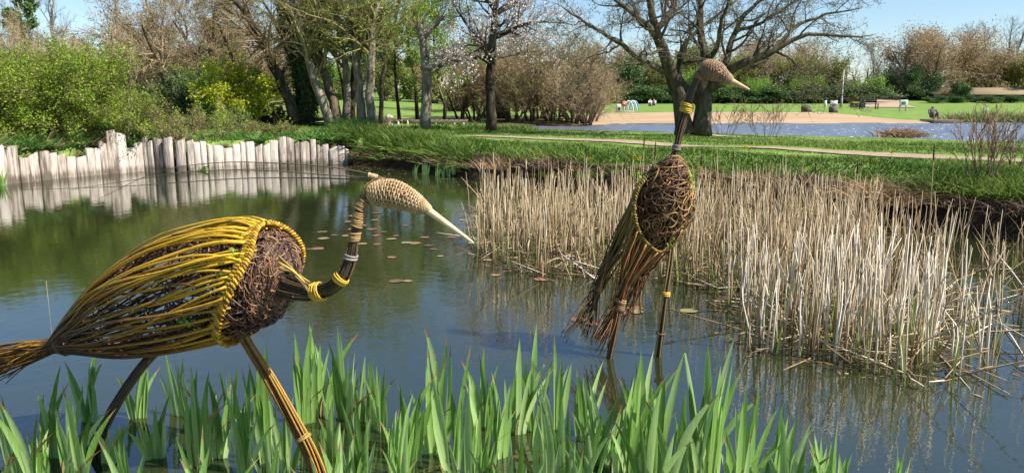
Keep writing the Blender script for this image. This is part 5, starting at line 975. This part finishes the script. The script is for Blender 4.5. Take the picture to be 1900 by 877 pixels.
# jetty with a stone figure, lake-edge grasses
q = W(1748, 228, LZ); g = empty('jetty', q); tag(g, 'low stone-edged jetty on the far lake shore', 'jetty'); 
for k in range(8): box_part(g, 'plank', [-.75 + k * .19, -.5, .10], [-.75 + k * .19 + .18, .9, .17], M_plank, q, .01)
for k in range(3): box_part(g, 'post', [-.7 + k * .65, -.45, -.4], [-.6 + k * .65, -.35, .098], M_slab, q)
box_part(g, 'edge_beam', [-.76, -.55, .0], [.78, -.503, .16], M_plank, q)
pq = W(1733, 227, LZ) + [0, .3, .17]; g = empty('stone_figure', pq); tag(g, 'small weathered stone figure sitting at the end of the jetty', 'statue')
import bmesh
def skin_body(root, name, joints, edges, rad, m, base, sub=2):
    me = bpy.data.meshes.new(name); me.from_pydata([tuple(np.array(j) + base) for j in joints], edges, []); o = bpy.data.objects.new(name, me); C.objects.link(o); o.parent = root; o.matrix_parent_inverse = root.matrix_world.inverted()
    md = o.modifiers.new('skin', 'SKIN'); me.skin_vertices[0].data[0].use_root = True
    for k, r in enumerate(rad): me.skin_vertices[0].data[k].radius = (r, r) if np.isscalar(r) else r
    o.modifiers.new('sub', 'SUBSURF').levels = sub; o.modifiers['sub'].render_levels = sub; me.materials.append(m); return o
SIT_J = [(0, 0, .12), (0, -.01, .35), (0, -.02, .52), (0, -.02, .60), (0, -.03, .70), (.1, -.12, .13), (.12, -.42, .38), (.12, -.45, .03), (-.1, -.12, .13), (-.12, -.42, .38), (-.12, -.45, .03), (.19, -.02, .5), (.25, -.15, .3), (.14, -.36, .36), (-.19, -.02, .5), (-.25, -.15, .3), (-.14, -.36, .36), (.12, -.58, .02), (-.12, -.58, .02)]
SIT_E = [(0, 1), (1, 2), (2, 3), (3, 4), (0, 5), (5, 6), (6, 7), (0, 8), (8, 9), (9, 10), (2, 11), (11, 12), (12, 13), (2, 14), (14, 15), (15, 16), (7, 17), (10, 18)]
SIT_R = [.13, .13, .12, .055, .10, .09, .07, .045, .09, .07, .045, .055, .045, .035, .055, .045, .035, .035, .035]
skin_body(g, 'figure', SIT_J, SIT_E, SIT_R, M_slab, pq)
STD_J = [(0, 0, .95), (0, 0, 1.2), (0, 0, 1.42), (0, 0, 1.52), (0, -.01, 1.64), (.09, 0, .88), (.11, -.03, .48), (.11, .02, .06), (.11, -.14, .03), (-.09, 0, .88), (-.11, -.02, .48), (-.11, .05, .06), (-.11, -.1, .03), (.19, 0, 1.4), (.24, .02, 1.12), (.22, -.1, .9), (-.19, 0, 1.4), (-.24, .02, 1.12), (-.2, -.12, .92)]
STD_E = [(0, 1), (1, 2), (2, 3), (3, 4), (0, 5), (5, 6), (6, 7), (7, 8), (0, 9), (9, 10), (10, 11), (11, 12), (2, 13), (13, 14), (14, 15), (2, 16), (16, 17), (17, 18)]
STD_R = [.14, .13, .13, .055, .10, .09, .07, .05, .035, .09, .07, .05, .035, .055, .045, .035, .055, .045, .035]
def person(px, py, J, E, Rd, rz, label, torso, legs):
    q = G(px, py); r_ = empty('person', q); z0 = J[0][2]; Jm = [(x * math.cos(rz) - y * math.sin(rz), x * math.sin(rz) + y * math.cos(rz), z) for x, y, z in J]
    skin_body(r_, 'body', Jm, E, Rd, M_skin, q)
    if J is STD_J: up, lo, upr = [0, 1, 2, 13, 14, 16, 17], [0, 5, 6, 7, 9, 10, 11], [.155, .15, .14, .065, .055, .065, .055]
    else: up, lo, upr = [0, 1, 2, 11, 12, 14, 15], [0, 5, 6, 7, 8, 9, 10], [.145, .145, .13, .065, .055, .065, .055]
    skin_body(r_, 'shirt', [Jm[i_] for i_ in up], [(0, 1), (1, 2), (2, 3), (3, 4), (2, 5), (5, 6)], upr, torso, q); skin_body(r_, 'trousers', [Jm[i_] for i_ in lo], [(0, 1), (1, 2), (2, 3), (0, 4), (4, 5), (5, 6)], [.15, .1, .08, .06, .1, .08, .06], legs, q)
    h_ = Jm[4]; skin_body(r_, 'hair', [(h_[0], h_[1] + .02, h_[2] + .02), (h_[0], h_[1] + .03, h_[2] + .07)], [(0, 1)], [.105, .07], M_hair, q); tag(r_, label, 'person', 'people on the far grass')
person(1206, 197, SIT_J, SIT_E, SIT_R, .4, 'person in pale top sitting upright on the far grass', M_shirt, M_metal); person(1213, 197, SIT_J, SIT_E, SIT_R, -.5, 'person in white top and dark trousers sitting on the far grass', M_shirt, M_trs)
# playground
q, w, h = dims(1143, 1151, 193, 207); g = empty('information_post', q); tag(g, 'white-topped bin post with dark front beside the playground wheel', 'bin'); box_part(g, 'body', [-w / 2, -.2, -.1], [w / 2, .2, h * .95], M_white, q, .04); box_part(g, 'dark_front', [-w * .1, -.24, .05], [w * .42, -.203, h * .55], M_black, q)
q, w, h = dims(1152, 1162, 188, 206); g = empty('play_wheel', q); tag(g, 'round red play panel on a thin post', 'play panel'); MB().tubes(np.stack([q - [0, 0, .2], q + [0, 0, h]]), .05, 8).build('post', M_metal, g, smooth_=True)
c = q + [0, -.12, h - w / 2]; MB().tubes(np.stack([c, c + [0, .07, 0]]), w / 2, 20).build('disc', M_red, g); MB().tubes(np.stack([c + [0, -.03, 0], c + [0, 0.01, 0]]), w * .13, 14).build('hub', M_white, g)
q, w, h = dims(1166, 1182, 188, 205); g = empty('climbing_arches', q); tag(g, 'set of curved blue and white climbing arches in the playground', 'climbing frame')
for k in range(4):
    a = np.linspace(0, math.pi, 16); MB().tubes(np.stack([q[0] + (k - 1.5) * .22 - np.cos(a) * w * .55, q[1] + k * .5 + 0 * a, q[2] - .1 + np.sin(a) * (h + .1)], -1), .06, 6).build('arch', M_blue if k % 2 else M_white, g, smooth_=True)
o = MB(); q = G(1159, 208); V = q + np.array([[-.6, -.3, .03], [.6, -.3, .03], [.6, .3, .03], [-.6, .3, .03]]); g = o.box(q + [-.6, -.3, -.1], q + [.6, .3, .10]).build('stone_step', M_stone); g.modifiers.new('bevel', 'BEVEL').width = .03; tag(g, 'flat pale stone block at the beach edge below the play wheel', 'stone')
# rough grass on the far lake edge, right of the jetty
for k, px in enumerate(range(1775, 1925, 16)): tuft('shore_grass', W(px, 226.5, LZ), 200, .8, .5, .05, M_herb if k % 3 else M_dry, 'rough grass tuft on the far lake edge beyond the jetty', 'grass tuft', 'grass tufts along the far lake edge', rad=.5)

for o in bpy.data.objects:
    if o.name.split('.')[0] in ('chest_weave', 'inner_weave', 'breast_weave', 'breast_curls', 'sprouting_leaves', 'stakes', 'crown_wrap', 'petals'): o['kind'] = 'stuff'
